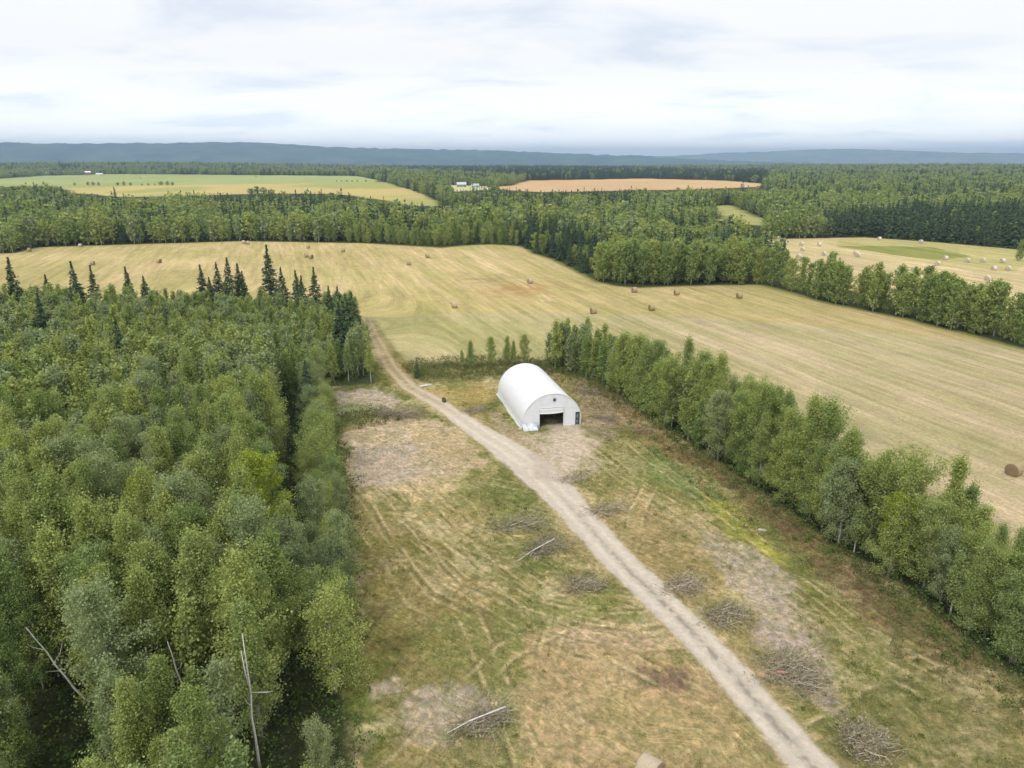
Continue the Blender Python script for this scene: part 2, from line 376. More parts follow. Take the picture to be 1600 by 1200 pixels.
# grass right of the road
blob([(1010, 690), (1090, 740), (1160, 800), (1180, 850), (1100, 800), (1020, 740)], A(124, 146, 78), seed=96, amt=.8)
blob([(1095, 770), (1150, 790), (1195, 850), (1230, 885), (1180, 860), (1110, 810)], A(176, 172, 48), seed=97, amt=.85, ns=1.4)
blob([(1040, 700), (1130, 750), (1230, 850), (1300, 920), (1400, 1000), (1400, 930), (1290, 860), (1150, 748), (1060, 690)], A(130, 104, 72), seed=98, amt=.85, ns=1.5)
blob([(920, 590), (1000, 660), (1080, 715), (1100, 760), (1020, 690), (940, 620)], A(146, 118, 66), seed=99, amt=.8, ns=1.5)
blob([(1100, 830), (1180, 860), (1230, 910), (1240, 945), (1160, 940), (1110, 880)], MUD, seed=100, amt=.8, ns=2.5)
blob([(1190, 930), (1250, 940), (1300, 1030), (1310, 1110), (1250, 1090), (1190, 1000)], A(180, 163, 154), seed=101, amt=.85, ns=2.5)
blob([(960, 770), (1020, 770), (1030, 850), (980, 850)], TAN, seed=102, amt=.7)
blob([(1000, 790), (1100, 820), (1120, 900), (1060, 930), (1000, 870)], A(152, 132, 82), seed=103, amt=.6)
blob([(1230, 880), (1330, 950), (1420, 1040), (1340, 1080), (1270, 1000)], A(134, 136, 64), seed=104, amt=.7)
blob([(1300, 1080), (1450, 1040), (1620, 1120), (1620, 1300), (1350, 1260)], A(122, 122, 66), seed=105, amt=.7)
blob([(1360, 900), (1440, 960), (1560, 1060), (1480, 1060), (1390, 1000)], A(118, 104, 66), seed=106, amt=.75)
blob([(1150, 1150), (1240, 1110), (1300, 1200), (1240, 1200)], A(136, 138, 66), seed=107, amt=.6)
# wheel tracks: pairs of flattened pale lines
TRACKS = [([(600, 770), (660, 830), (740, 895), (830, 945), (930, 965), (1000, 962)], 1.8), ([(640, 765), (700, 815), (780, 845), (870, 842)], 1.6), ([(585, 775), (640, 850), (700, 915), (790, 965), (850, 985)], 2.0),
          ([(660, 770), (760, 850), (860, 930), (960, 950)], 1.6), ([(890, 690), (980, 745), (1060, 800), (1150, 850), (1250, 915), (1340, 985), (1440, 1035)], 1.7), ([(1000, 700), (1090, 770), (1180, 850)], 1.6),
          ([(1440, 1035), (1340, 1060), (1240, 1110)], 1.6), ([(730, 960), (770, 1050), (830, 1200)], 1.8), ([(860, 1000), (850, 1040), (880, 1100)], 1.5), ([(905, 985), (1000, 1010), (1080, 1000)], 1.4),
          ([(1000, 1040), (1120, 1100), (1230, 1200)], 1.7), ([(975, 860), (990, 800), (1010, 765), (960, 735)], 1.6), ([(600, 1200), (700, 1090), (790, 1020), (900, 980)], 1.8), ([(620, 760), (720, 745), (800, 760)], 1.7)]
for ti, (tp, gap) in enumerate(TRACKS):
    pl = poly(tp)
    bx = (x > pl[:, 0].min()-4) & (x < pl[:, 0].max()+4) & (y > pl[:, 1].min()-4) & (y < pl[:, 1].max()+4)
    xx, yy = x[bx], y[bx]; wob = (fbm(xx/14, yy/14, 200+ti, 2)-.5)*2.4
    sd = segdist(xx, yy, pl)[3]+wob; dd = segdist(xx, yy, pl)[0]
    al = smooth(gap/2+3, gap/2+1, dd)
    for oi_, off in enumerate((0, 2.9, -2.7) if ti < 5 else (0,)):
        so = sd-off; amp = (.58, .36, .32)[oi_]; lo = smooth(gap/2+6, gap/2+3, dd) if ti < 5 else al
        brk_ = smooth(.3, .6, fbm(xx/1.2, yy/1.2, 220+ti+30*oi_))*smooth(.3, .5, fbm(xx/7, yy/7, 260+ti+30*oi_))
        mixc(sel[bx], A(204, 184, 134), np.exp(-((np.abs(so)-gap/2)/.17)**2)*lo*brk_*amp*1.3)
        mixc(sel[bx], A(110, 106, 62), np.exp(-((np.abs(so)-gap/2-.36)/.16)**2)*lo*brk_*amp)
# the dirt road
dR, alR, wR, sdR = segdist(x, y, ROAD, ROADW)
wob = (fbm(x/3, y/3, 130)-.5)*1.1
e_ = dR-wR/2+wob*.6
sh = smooth(1.6, .2, e_)*smooth(-.4, .4, e_)
mixc(sel, A(176, 150, 112), sh*.5*(.5+.5*smooth(.3, .6, fine)))
near = smooth(145, 95, np.hypot(x, y))
rcol = A(212, 198, 176)[None]*near[:, None]+A(186, 160, 122)[None]*(1-near[:, None])
rcol = rcol*(.93+.08*fine+.06*ff)[:, None]
ra = smooth(.35, -.25, e_)
mid = np.exp(-((sdR+wob*.3)/.32)**2)*smooth(90, 60, np.hypot(x, y))
rcol = rcol*(1-(.42*mid*smooth(.3, .6, ff))[:, None])
rut = np.exp(-((np.abs(sdR)-.95)/.4)**2); rcol = rcol*(.97+.13*rut)[:, None]
mixs = ra*(1-.65*np.exp(-(sdR/.45)**2)*smooth(105, 125, np.hypot(x, y)))
C[sel] = C[sel]*(1-mixs[:, None])+rcol*mixs[:, None]
dS, alS, wS, sdS = segdist(x, y, SPUR, SPURW)
e2 = dS-wS/2+(fbm(x/2, y/2, 131)-.5)*4.5; a2 = smooth(1.0, -1.0, e2)*.92*(.62+.38*smooth(.3, .55, fine))
C[sel] = C[sel]*(1-a2[:, None])+(A(196, 178, 156)[None]*(.8+.24*fine+.18*ff)[:, None])*a2[:, None]
# shed floor: dark packed earth with green growing at the mouth
rut_h = -.07*rut*ra
g_ = C[sel].mean(1, keepdims=True); C[sel] = (g_+(C[sel]-g_)*.80)*np.array([1.05, 1.04, 1.06])
C = np.clip(C, 0.004, .8)
rough = np.zeros(len(X)); rough[sel] = (1-np.clip(mixs+a2, 0, 1))*a
Z[sel] += rut_h+rough[sel]*(.16*(fbm(x/.7, y/.7, 140, 3)-.5)+.22*(fbm(x/2.1, y/2.1, 141, 2)-.5))
gme = mesh('ground', np.stack([X, Y, Z], 1), F, smooth_=True)
at = gme.attributes.new('col', 'FLOAT_COLOR', 'POINT'); at.data.foreach_set('color', np.concatenate([C, np.ones((len(X), 1))], 1).astype(np.float32).ravel())
calm = np.zeros(len(X)); calm[sel] = np.clip(mixs+.4*a2, 0, 1)
at = gme.attributes.new('calm', 'FLOAT', 'POINT'); at.data.foreach_set('value', calm.astype(np.float32))
at = gme.attributes.new('flow', 'FLOAT_VECTOR', 'POINT'); at.data.foreach_set('vector', np.stack([fl_s, fl_t, fm], 1).astype(np.float32).ravel())
def ground_mat():
    m, nt = newmat('ground'); o = N(nt, 'ShaderNodeOutputMaterial'); b = N(nt, 'ShaderNodeBsdfPrincipled')
    b.inputs['Roughness'].default_value = .95; b.inputs['Specular IOR Level'].default_value = .08
    ac = N(nt, 'ShaderNodeAttribute', attribute_name='col'); af = N(nt, 'ShaderNodeAttribute', attribute_name='flow')
    sp = N(nt, 'ShaderNodeSeparateXYZ'); L(nt, af.outputs['Vector'], sp.inputs[0])
    def flow_noise(ss, st, det, seed):
        c = N(nt, 'ShaderNodeCombineXYZ'); L(nt, math_node(nt, 'MULTIPLY', sp.outputs[0], ss), c.inputs[0]); L(nt, math_node(nt, 'MULTIPLY', sp.outputs[1], st), c.inputs[1]); c.inputs[2].default_value = seed
        n = N(nt, 'ShaderNodeTexNoise'); n.inputs['Scale'].default_value = 1; n.inputs['Detail'].default_value = det; n.inputs['Roughness'].default_value = .6; L(nt, c.outputs[0], n.inputs['Vector']); return n.outputs['Fac']
    n1 = flow_noise(.55, .03, 3, 0); n2 = flow_noise(1.6, .12, 3, 5); n3 = flow_noise(.16, .012, 2, 9)
    def mr(v, a, b_, c, d):
        q = N(nt, 'ShaderNodeMapRange'); q.inputs[1].default_value = a; q.inputs[2].default_value = b_; q.inputs[3].default_value = c; q.inputs[4].default_value = d; L(nt, v, q.inputs[0]); return q.outputs[0]
    f = math_node(nt, 'MULTIPLY', mr(n1, .34, .66, .84, 1.15), math_node(nt, 'MULTIPLY', mr(n2, .3, .7, .90, 1.10), mr(n3, .3, .7, .9, 1.1)))
    fmix = math_node(nt, 'ADD', math_node(nt, 'MULTIPLY', math_node(nt, 'SUBTRACT', f, 1.0), sp.outputs[2]), 1.0)
    tc = N(nt, 'ShaderNodeTexCoord')
    def obj_noise(s, det, rough=.65):
        n = N(nt, 'ShaderNodeTexNoise'); n.inputs['Scale'].default_value = s; n.inputs['Detail'].default_value = det; n.inputs['Roughness'].default_value = rough; L(nt, tc.outputs['Object'], n.inputs['Vector']); return n
    nf = obj_noise(2.2, 6, .75); ng = obj_noise(.35, 5, .7)
    g = math_node(nt, 'MULTIPLY', mr(nf.outputs['Fac'], .3, .7, .72, 1.28), mr(ng.outputs['Fac'], .3, .7, .9, 1.1))
    cl = N(nt, 'ShaderNodeAttribute', attribute_name='calm'); k_ = math_node(nt, 'SUBTRACT', 1.0, math_node(nt, 'MULTIPLY', cl.outputs['Fac'], .75))
    g = math_node(nt, 'ADD', 1.0, math_node(nt, 'MULTIPLY', math_node(nt, 'SUBTRACT', g, 1.0), k_))
    tot = math_node(nt, 'MULTIPLY', fmix, g)
    vm = N(nt, 'ShaderNodeVectorMath', operation='SCALE'); L(nt, ac.outputs['Color'], vm.inputs[0]); L(nt, tot, vm.inputs['Scale'])
    nh = obj_noise(1.15, 9, .82); nh.inputs['Distortion'].default_value = .6
    tm = N(nt, 'ShaderNodeMix', data_type='RGBA'); tm.inputs[6].default_value = (.74, .83, .66, 1); tm.inputs[7].default_value = (1.46, 1.36, 1.34, 1); L(nt, mr(nh.outputs['Fac'], .40, .60, 0, 1), tm.inputs[0])
    tw = N(nt, 'ShaderNodeMix', data_type='RGBA', blend_type='MULTIPLY'); L(nt, vm.outputs[0], tw.inputs[6]); L(nt, tm.outputs[2], tw.inputs[7])
    L(nt, math_node(nt, 'MULTIPLY', k_, math_node(nt, 'SUBTRACT', 1.0, math_node(nt, 'MULTIPLY', sp.outputs[2], .72))), tw.inputs[0])
    wv = N(nt, 'ShaderNodeTexNoise'); wv.inputs['Scale'].default_value = .12; wv.inputs['Detail'].default_value = 2; L(nt, tc.outputs['Object'], wv.inputs['Vector'])
    vr = N(nt, 'ShaderNodeVectorRotate', rotation_type='Z_AXIS'); L(nt, tc.outputs['Object'], vr.inputs['Vector']); L(nt, math_node(nt, 'ADD', .75, math_node(nt, 'MULTIPLY', math_node(nt, 'SUBTRACT', wv.outputs['Fac'], .5), .5)), vr.inputs['Angle'])
    vr.inputs['Center'].default_value = (10, 75, 0)
    ms_ = N(nt, 'ShaderNodeMapping'); ms_.inputs['Scale'].default_value = (.30, 3.2, 1); L(nt, vr.outputs[0], ms_.inputs[0])
    st_ = N(nt, 'ShaderNodeTexNoise'); st_.inputs['Scale'].default_value = 1; st_.inputs['Detail'].default_value = 5; st_.inputs['Roughness'].default_value = .7; st_.inputs['Distortion'].default_value = .7; L(nt, ms_.outputs[0], st_.inputs['Vector'])
    sx_ = N(nt, 'ShaderNodeMix', data_type='RGBA', blend_type='MULTIPLY'); L(nt, tw.outputs[2], sx_.inputs[6]); sx_.inputs[7].default_value = (1.38, 1.30, 1.22, 1)
    L(nt, math_node(nt, 'MULTIPLY', mr(st_.outputs['Fac'], .48, .62, 0, 1), math_node(nt, 'MULTIPLY', k_, math_node(nt, 'SUBTRACT', 1.0, sp.outputs[2]))), sx_.inputs[0])
    tw = sx_
    # greener where the swath noise is low
    hs = N(nt, 'ShaderNodeMix', data_type='RGBA', blend_type='MULTIPLY'); L(nt, tw.outputs[2], hs.inputs[6]); hs.inputs[7].default_value = (.93, .99, .84, 1)
    L(nt, math_node(nt, 'MULTIPLY', mr(n3, .42, .62, 1, 0), sp.outputs[2]), hs.inputs[0])
    L(nt, hs.outputs[2], b.inputs['Base Color'])
    bm = N(nt, 'ShaderNodeBump'); bm.inputs['Distance'].default_value = .35; bm.inputs['Strength'].default_value = .8
    L(nt, nh.outputs['Fac'], bm.inputs['Height']); L(nt, bm.outputs[0], b.inputs['Normal'])
    L(nt, b.outputs[0], o.inputs[0]); return m
gme.materials.append(ground_mat())
tag(link('ground', gme), kind='structure')
def ground_col(px, py):
    """albedo of the nearest ground vertex"""
    r_ = np.hypot(px, py); a_ = np.arctan2(px, py)
    i = np.clip(np.searchsorted(rr, r_), 0, nr-1); j = np.clip(np.searchsorted(ang, a_), 0, na-1)
    return C[i*na+j]
# ------------------------------------------------------------------ far hills
def hills(name, ridge_px, R, depth, seed, col1, col2):
    us = np.linspace(-900, 2500, 700); vs = np.interp(us, [p[0] for p in ridge_px], [p[1] for p in ridge_px])
    a = (us-800)/FPX; b = (600-vs)/FPX; dx, dy, dz = a, CP+b*SP, -SP+b*CP; hz = np.hypot(dx, dy)
    top = H+R*dz/hz; az = np.arctan2(dx, dy)
    ts = np.linspace(-1, .35, 60); V = []
    for t in ts:
        Rr = R+t*depth; prof = np.exp(-(max(t, -t*.9)*1.5)**2) if t < 0 else 1-.9*t
        prof = (1-smooth(0, 1, -t)) if t < 0 else 1-1.2*t
        xx = Rr*np.sin(az); yy = Rr*np.cos(az)
        z = -175+(top+175)*prof+(fbm(xx/900, yy/900, seed, 5)-.5)*160*min(1, abs(t)*2.2)*(1 if t < 0 else .3)+(vnoise(az*1500, yy/60, seed+9)-.5)*16+(vnoise(az*120, yy/400, seed+8)-.5)*16
        V.append(np.stack([xx, yy, z], 1))
    V = np.concatenate(V); n, k = len(ts), len(us); I = np.arange(n*k).reshape(n, k)
    Fh = np.stack([I[:-1, :-1], I[:-1, 1:], I[1:, 1:], I[1:, :-1]], -1).reshape(-1, 4)
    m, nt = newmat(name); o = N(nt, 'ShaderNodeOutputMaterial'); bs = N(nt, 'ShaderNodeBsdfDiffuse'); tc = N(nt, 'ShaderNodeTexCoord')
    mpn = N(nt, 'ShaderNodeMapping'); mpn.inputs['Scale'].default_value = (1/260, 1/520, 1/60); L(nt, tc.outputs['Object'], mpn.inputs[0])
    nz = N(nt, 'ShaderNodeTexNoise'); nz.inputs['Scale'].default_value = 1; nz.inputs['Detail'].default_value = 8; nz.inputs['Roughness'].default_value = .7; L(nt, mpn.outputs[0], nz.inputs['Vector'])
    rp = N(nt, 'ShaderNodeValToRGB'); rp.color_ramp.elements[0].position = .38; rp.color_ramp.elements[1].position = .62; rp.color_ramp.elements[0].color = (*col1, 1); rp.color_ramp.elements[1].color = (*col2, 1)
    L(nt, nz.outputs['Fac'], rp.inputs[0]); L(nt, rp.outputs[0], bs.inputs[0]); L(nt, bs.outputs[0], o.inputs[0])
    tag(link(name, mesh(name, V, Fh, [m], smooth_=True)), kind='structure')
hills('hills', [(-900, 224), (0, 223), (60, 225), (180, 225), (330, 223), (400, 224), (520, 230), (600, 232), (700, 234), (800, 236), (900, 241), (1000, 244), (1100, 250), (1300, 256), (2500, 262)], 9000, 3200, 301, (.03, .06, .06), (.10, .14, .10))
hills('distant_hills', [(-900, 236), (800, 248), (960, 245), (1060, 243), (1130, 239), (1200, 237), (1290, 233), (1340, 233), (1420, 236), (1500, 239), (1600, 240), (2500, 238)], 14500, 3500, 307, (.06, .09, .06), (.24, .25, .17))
# ------------------------------------------------------------------ tree meshes
def quads(cen, size, rng, up=.5, aspect=.75, nrm=None):
    n = len(cen); d = rng.normal(size=(n, 3)); d /= np.linalg.norm(d, axis=1)[:, None]; d[:, 2] += up
    if nrm is not None: d = d*.6+nrm
    d /= np.linalg.norm(d, axis=1)[:, None]+1e-9
    q = rng.normal(size=(n, 3)); a = np.cross(d, q); a /= np.linalg.norm(a, axis=1)[:, None]+1e-9; b = np.cross(d, a)
    s = (size*rng.uniform(.6, 1.3, n))[:, None]
    V = np.stack([cen-a*s, cen-b*s*aspect, cen+a*s, cen+b*s*aspect], 1).reshape(-1, 3)
    return V, np.arange(n*4).reshape(n, 4)
def aspen_mesh(seed, h, cr, nleaf, ls, base=.3, shape='aspen', bush=False):
    rng = np.random.default_rng(seed); mb = MB()
    lean = rng.normal(size=2)*.02*h
    zz = np.linspace(-.3, h*.96, 9); wob = np.cumsum(rng.normal(size=(9, 2))*.05, 0)
    tp = np.stack([lean[0]*(zz/h)**2+wob[:, 0]*.6, lean[1]*(zz/h)**2+wob[:, 1]*.6, zz], 1)
    tp[0, :2] = tp[1, :2] = 0
    r0 = .012*h+.02
    mb.tube(tp, np.linspace(r0, .015, 9), 6)
    nl = 44; cl = []; cw = []
    for i in range(nl):
        t = (i+rng.uniform(0, .9))/nl
        z0 = h*(base+(1-base)*.93*t)
        if shape == 'round' or (shape in ('aspen', 'mix') and seed % 3 == 0): prof = math.sqrt(max(0.05, 1-(2*t-.85)**2/1.5))
        else: prof = (1-t)**.78*min(1, (t+.22)/.36)*1.15
        az = i*2.399+rng.uniform(-.4, .4)
        lobe = .55+.95*float(vnoise(az%(2*pi)*.95+seed*3.1, t*4.2, seed))
        Ln = cr*prof*rng.uniform(.75, 1.15)*lobe; el = radians(rng.uniform(18, 48)+18*t)
        p0 = np.array([np.interp(z0, zz, tp[:, 0]), np.interp(z0, zz, tp[:, 1]), z0])
        dr = np.array([cos(az)*cos(el), sin(az)*cos(el), sin(el)])
        p1 = p0+dr*Ln*.6; p2 = p0+dr*Ln+np.array([0, 0, .12*Ln])
        if nleaf > 900: mb.tube([p0, p1, p2], [.022+.02*(1-t), .015, .008], 3, caps=False)
        for s in (.4, .6, .8, .95, 1.1):
            q = p0+dr*Ln*s+rng.normal(size=3)*.12; q[2] += .1*Ln*s; cl.append(q); cw.append(.5+prof)
    for k in range(5): cl.append(tp[-1]+[0, 0, .25-.35*k]+rng.normal(size=3)*.08); cw.append(.5)
    cl = np.array(cl); cw = np.array(cw)*rng.uniform(.3, 1.5, len(cw)); cw /= cw.sum()
    ci = rng.choice(len(cl), nleaf, p=cw)
    sg = np.array([.25, .25, .27])*(cr/2.0)**.5
    pts = cl[ci]+rng.normal(size=(nleaf, 3))*sg
    pts[:, 2] = np.maximum(pts[:, 2], .3)
    V, Fq = quads(pts, ls, rng)
    return mb, V, Fq
def spruce_mesh(seed, h, cr, nq, ls):
    rng = np.random.default_rng(seed); mb = MB()
    mb.tube([(0, 0, -.3), (0, 0, h*.5), (0, 0, h*.98)], [.014*h, .008*h, .01], 5)
    cen = []; nn = []; lv = max(8, int(h/(.42 if nq > 1000 else .9))); per = 8
    br = []
    for i in range(lv):
        t = i/lv; z0 = h*(.05+.93*t)
        R0 = cr*(1-t)**.85*rng.uniform(.82, 1.15)+.1
        for k in range(per):
            az = rng.uniform(0, 2*pi); br.append((z0, R0*rng.uniform(.65, 1.15), az, t))
    W = np.array([b[1] for b in br]); ci = rng.choice(len(br), nq, p=W/W.sum())
    for c in ci:
        z0, R0, az, t = br[c]; s = rng.uniform(.1, 1)**.7
        rad_ = R0*s; z = z0-.28*rad_+.10*rad_*s+rng.normal()*.10
        lat = rng.normal()*.16*R0*.6
        cen.append((cos(az)*rad_-sin(az)*lat, sin(az)*rad_+cos(az)*lat, z)); nn.append((cos(az)*.45, sin(az)*.45, .9))
    for k in range(max(3, nq//60)): cen.append((rng.normal()*.05, rng.normal()*.05, h*rng.uniform(.93, 1.02))); nn.append((rng.normal(), rng.normal(), 0))
    V, Fq = quads(np.array(cen), ls, rng, up=0, aspect=.5, nrm=np.array(nn))
    return mb, V, Fq
def make_tree(name, kind, seed, h, cr, nq, ls, mat, **k):
    if kind == 'spruce': mb, V, Fq = spruce_mesh(seed, h, cr, nq, ls); bm_ = M_SBARK
    else: mb, V, Fq = aspen_mesh(seed, h, cr, nq, ls, **k); bm_ = M_BARK
    return mesh('crown', V, Fq, [mat]), mb.me('trunk', [bm_], True)
PROTO = {}
def protos(key, kind, n, h, cr, nq, ls, mats, seed0, **k):
    out = []
    for i in range(n):
        rg = np.random.default_rng(seed0+i*7)
        hh = h*rg.uniform(.86, 1.14)
        out.append(make_tree(key, kind, seed0+i, hh, cr*rg.uniform(.85, 1.15), nq, ls, mats[i % len(mats)], **k)+(hh,))
    PROTO[key] = out
protos('aspen', 'aspen', 10, 12, 2.15, 15000, .078, [M_ASPEN, M_ASPEN, M_GREY, M_ASPEN], 1000, base=.10)
protos('rowaspen', 'aspen', 9, 12, 2.5, 16000, .082, [M_ASPEN, M_ASPEN, M_GREY, M_ASPEN], 1050, base=.04)
protos('slim', 'aspen', 3, 9, 1.0, 2200, .10, [M_ASPEN, M_GREY], 1100, base=.30)
protos('lime', 'aspen', 2, 12, 2.2, 14000, .08, [M_LIME], 1200, base=.22)
protos('willow', 'aspen', 4, 8, 1.9, 11000, .07, [M_GREY, M_ASPEN], 1300, base=.06, shape='round')
protos('poplar', 'aspen', 6, 12, 2.3, 2600, .22, [M_POP, M_POP, M_ASPEN], 1400, base=.03, shape='round')
protos('spruce', 'spruce', 5, 14, 3.5, 5500, .24, [M_SPR], 1500)
# far versions, only ever seen a few pixels tall
protos('leafy_mid', 'aspen', 6, 12, 1.95, 2200, .185, [M_ASPEN, M_ASPEN, M_GREY], 1600, base=.08, shape='mix')
protos('leafy_far', 'aspen', 6, 13, 2.6, 260, .62, [M_POP, M_ASPEN, M_GREY, M_POP, M_ASPEN, M_GREY], 1700, base=.06, shape='round')
protos('spruce_far', 'spruce', 4, 14, 2.5, 300, .60, [M_SPR], 1800)
# ------------------------------------------------------------------ where the trees stand
rng = np.random.default_rng(7)
def in_view(x, y, z=8, mrg=60):
    d = y*CP+(H-z)*SP
    if d < 5: return False
    u = 800+FPX*x/d; v = 600-FPX*((z-H)*CP+y*SP)/d if False else 600-FPX*((z-H)*CP+y*SP)/d
    return -mrg < u < 1600+mrg and v < 1200+mrg*2.2
def view_mask(x, y, z, mrg=60):
    d = y*CP+(H-z)*SP; u = 800+FPX*x/np.maximum(d, 1e-3); v = 600-FPX*((z-H)*CP+y*SP)/np.maximum(d, 1e-3)
    return (d > 5) & (u > -mrg) & (u < 1600+mrg) & (v < 1200+mrg*2.2)
def jgrid(x0, x1, y0, y1, s, jit=.42):
    xs = np.arange(x0, x1, s); ys = np.arange(y0, y1, s*.87); gx, gy = np.meshgrid(xs, ys); gx[1::2] += s/2
    gx = gx+rng.uniform(-jit, jit, gx.shape)*s; gy = gy+rng.uniform(-jit, jit, gy.shape)*s
    return gx.ravel(), gy.ravel()
TREES = []      # kind, x, y, scale, z-scale, label, group, category
WOODP = np.vstack([poly([(-700, 508), (540, 505), (562, 500), (572, 545), (585, 590), (500, 602)]), WEST_EDGE[1:], [[-9, 20], [-90, 20]]])
gx, gy = jgrid(-200, 0, 22, 185, 2.7)
dw = psd(gx, gy, WOODP); de = segdist(gx, gy, np.vstack([WEST_EDGE, [[-9, 20]]]))[0]
k = (dw < -.8) & view_mask(gx, gy, 11)
gx, gy, de, dw = gx[k], gy[k], de[k], dw[k]
G_WOOD = 'aspens of the dense wood west of the clearing'
for X_, Y_, e_, w_ in zip(gx, gy, de, dw):
    south = Y_ < 118
    if south and e_ < 5.2:
        if rng.random() < .35: continue
        TREES.append(['willow', X_, Y_, rng.uniform(.65, 1.1)*(1 if Y_ > 45 else .7), 'bushy grey-green willow in the belt fringing the wood beside the clearing', 'willows fringing the dense wood', 'willow']); continue
    if south and 5.2 <= e_ < 8.6 and 60 < Y_: continue
    if rng.random() < .07: continue
    s = rng.uniform(.86, 1.12)*(.94+.16*float(fbm(X_/18, Y_/18, 90)))
    if Y_ > 118: s *= .72+.12*min(1, max(0, (-50-X_)/60))
    if Y_ < 40: s *= .68+.25*rng.random()
    elif Y_ < 52: s *= .9+.12*rng.random(); 
    if 40 < Y_ < 75 and rng.random() < .10: continue
    sl_ = rng.random() < .12
    TREES.append(['slim' if sl_ else 'aspen', X_, Y_, s*(1.15 if sl_ else 1), None, G_WOOD, 'aspen'])
# bright trees inside the wood
for (u, v, z, s) in ((245, 712, 13, 1.0), (395, 712, 12.5, .9), (20, 690, 11, .8), (222, 745, 11, .8)):
    p = P(u, v, z); TREES = [t for t in TREES if math.hypot(t[1]-p[0], t[2]-p[1]) > 2.0]
    TREES.append(['lime', p[0], p[1], z/12*s/s, 'tall yellow-green aspen standing out from the darker wood', 'yellow-green aspens in the dense wood', 'aspen'])
for (u, v) in ((545, 598), (580, 600), (520, 594), (495, 590), (560, 588)):
    p = P(u, v); TREES.append(['slim', p[0], p[1], .95, 'pale-stemmed young aspen at the wood edge where the track bends', 'pale-stemmed aspens where the track bends', 'aspen'])
# row of aspens between the clearing and the hay field
rowc = {}
rl = np.concatenate([[0], np.cumsum(np.hypot(*np.diff(ROWNEAR, axis=0).T))]); s_ = 0
G_ROW = 'aspens of the row between clearing and hay field'
while s_ < rl[-1]:
    for off in (1.0, 3.4, 5.8):
        ss = s_+rng.uniform(-1.5, 1.5); ss = min(max(ss, 0), rl[-1]-.01); i = max(1, int(np.searchsorted(rl, ss))); t = (ss-rl[i-1])/(rl[i]-rl[i-1])
        p = ROWNEAR[i-1]*(1-t)+ROWNEAR[i]*t; d = ROWNEAR[i]-ROWNEAR[i-1]; d /= np.linalg.norm(d); n_ = np.array([-d[1], d[0]])
        if n_[1] < 0 or (n_[0] < 0 and abs(n_[1]) < .3): n_ = -n_
        if n_[0] < 0: n_ = -n_
        q = p+n_*(off+rng.uniform(-1.1, 1.1))
        if not in_view(q[0], q[1]): continue
        if off > 5 and rng.random() < .25: continue
        fr = ss/rl[-1]
        s = rng.uniform(.70, 1.12)*(.86+.3*float(fbm(np.array(ss/7.), np.array(off), 611)))*(.78 if fr < .2 else .9 if fr < .35 else 1.0 if fr < .72 else .92 if fr < .84 else .80)
        kd = 'slim' if rng.random() < .08 else 'rowaspen'
        if rng.random() < .05: kd = 'lime'; s *= .85
        rowc[off] = rowc.get(off, 0)+1
        TREES.append([kd, q[0], q[1], s, ('R', off, rowc[off]), G_ROW, 'aspen'])
    s_ += 2.0
# small trees and shrubs behind the shed
for (u, v, kd, s, lb) in ((655, 592, 'aspen', .56, 'lone slim leaning young aspen beside the small spruce near the track'), (735, 578, 'aspen', .52, 'thin young aspen in the weeds, first of those left of the shed'),
                      (722, 580, 'slim', .55, 'short thin sapling in the weeds beside the first thin aspen'), (768, 574, 'aspen', .54, 'thin young aspen with a bare lower stem behind the shed'),
                      (792, 570, 'aspen', .52, 'thin dark-green young aspen rising over the shed roof'), (802, 572, 'aspen', .47, 'slim young aspen just behind the arched shed roof'), (820, 570, 'aspen', .55, 'thin young aspen behind the shed, nearest the bushy row')):
    p = P(u, v); TREES.append([kd, p[0], p[1], s, lb, 'young aspens in the weeds behind the shed', 'aspen'])
# hedgerow between the two hay fields
HR = [(930, 441), (965, 448), (1010, 450), (1060, 449), (1110, 447), (1160, 446), (1190, 448), (1240, 462), (1290, 474), (1340, 484), (1400, 494), (1460, 508), (1520, 520), (1550, 525)]
hr = poly(HR); HB = poly([(932, 440), (1000, 447), (1185, 443), (1180, 425), (1100, 418), (960, 420)])
G_HEDGE = 'poplars of the hedgerow between the two hay fields'
gx, gy = jgrid(20, 330, 140, 330, 3.1)
ins = psd(gx, gy, HB) < 0
dd, al, _, sd = segdist(gx, gy, hr)

k = (ins | ((dd < 6.5) & (gx > P(1150, 446)[0]))) & ~(psd(gx, gy, FIELD) < .5)
gap = psd(gx, gy, poly([(1553, 500), (1572, 500), (1580, 535), (1555, 530)])) < 0
for X_, Y_ in zip(gx[k & ~gap], gy[k & ~gap]):
    if rng.random() < .12 or not in_view(X_, Y_): continue
    pt = Y_ > 225
    if pt and rng.random() < .38: continue
    if pt and psd(np.array([X_]), np.array([Y_]), FIELD)[0] > 26: continue
    TREES.append(['poplar', X_, Y_, rng.uniform(.9, 1.15) if pt else rng.uniform(.72, 1.05), 'dense dark-green poplar in the block at the hedgerow corner' if pt else 'rounded poplar in the thinner hedgerow running down beside the bale field', G_HEDGE if pt else 'poplars of the thin hedgerow by the bale field', 'poplar'])
for X_, Y_ in [P(u, v) for (u, v) in ((1568, 530), (1585, 535), (1600, 540), (1620, 545), (1592, 528))]:
    TREES.append(['poplar', X_, Y_, rng.uniform(.5, .62), 'small rounded tree past the gap in the hedgerow', 'small trees past the hedgerow gap', 'poplar'])
p = P(1592, 408); TREES.append(['poplar', p[0], p[1], .75, 'single round bush tree at the edge of the bale field', None, 'poplar'])
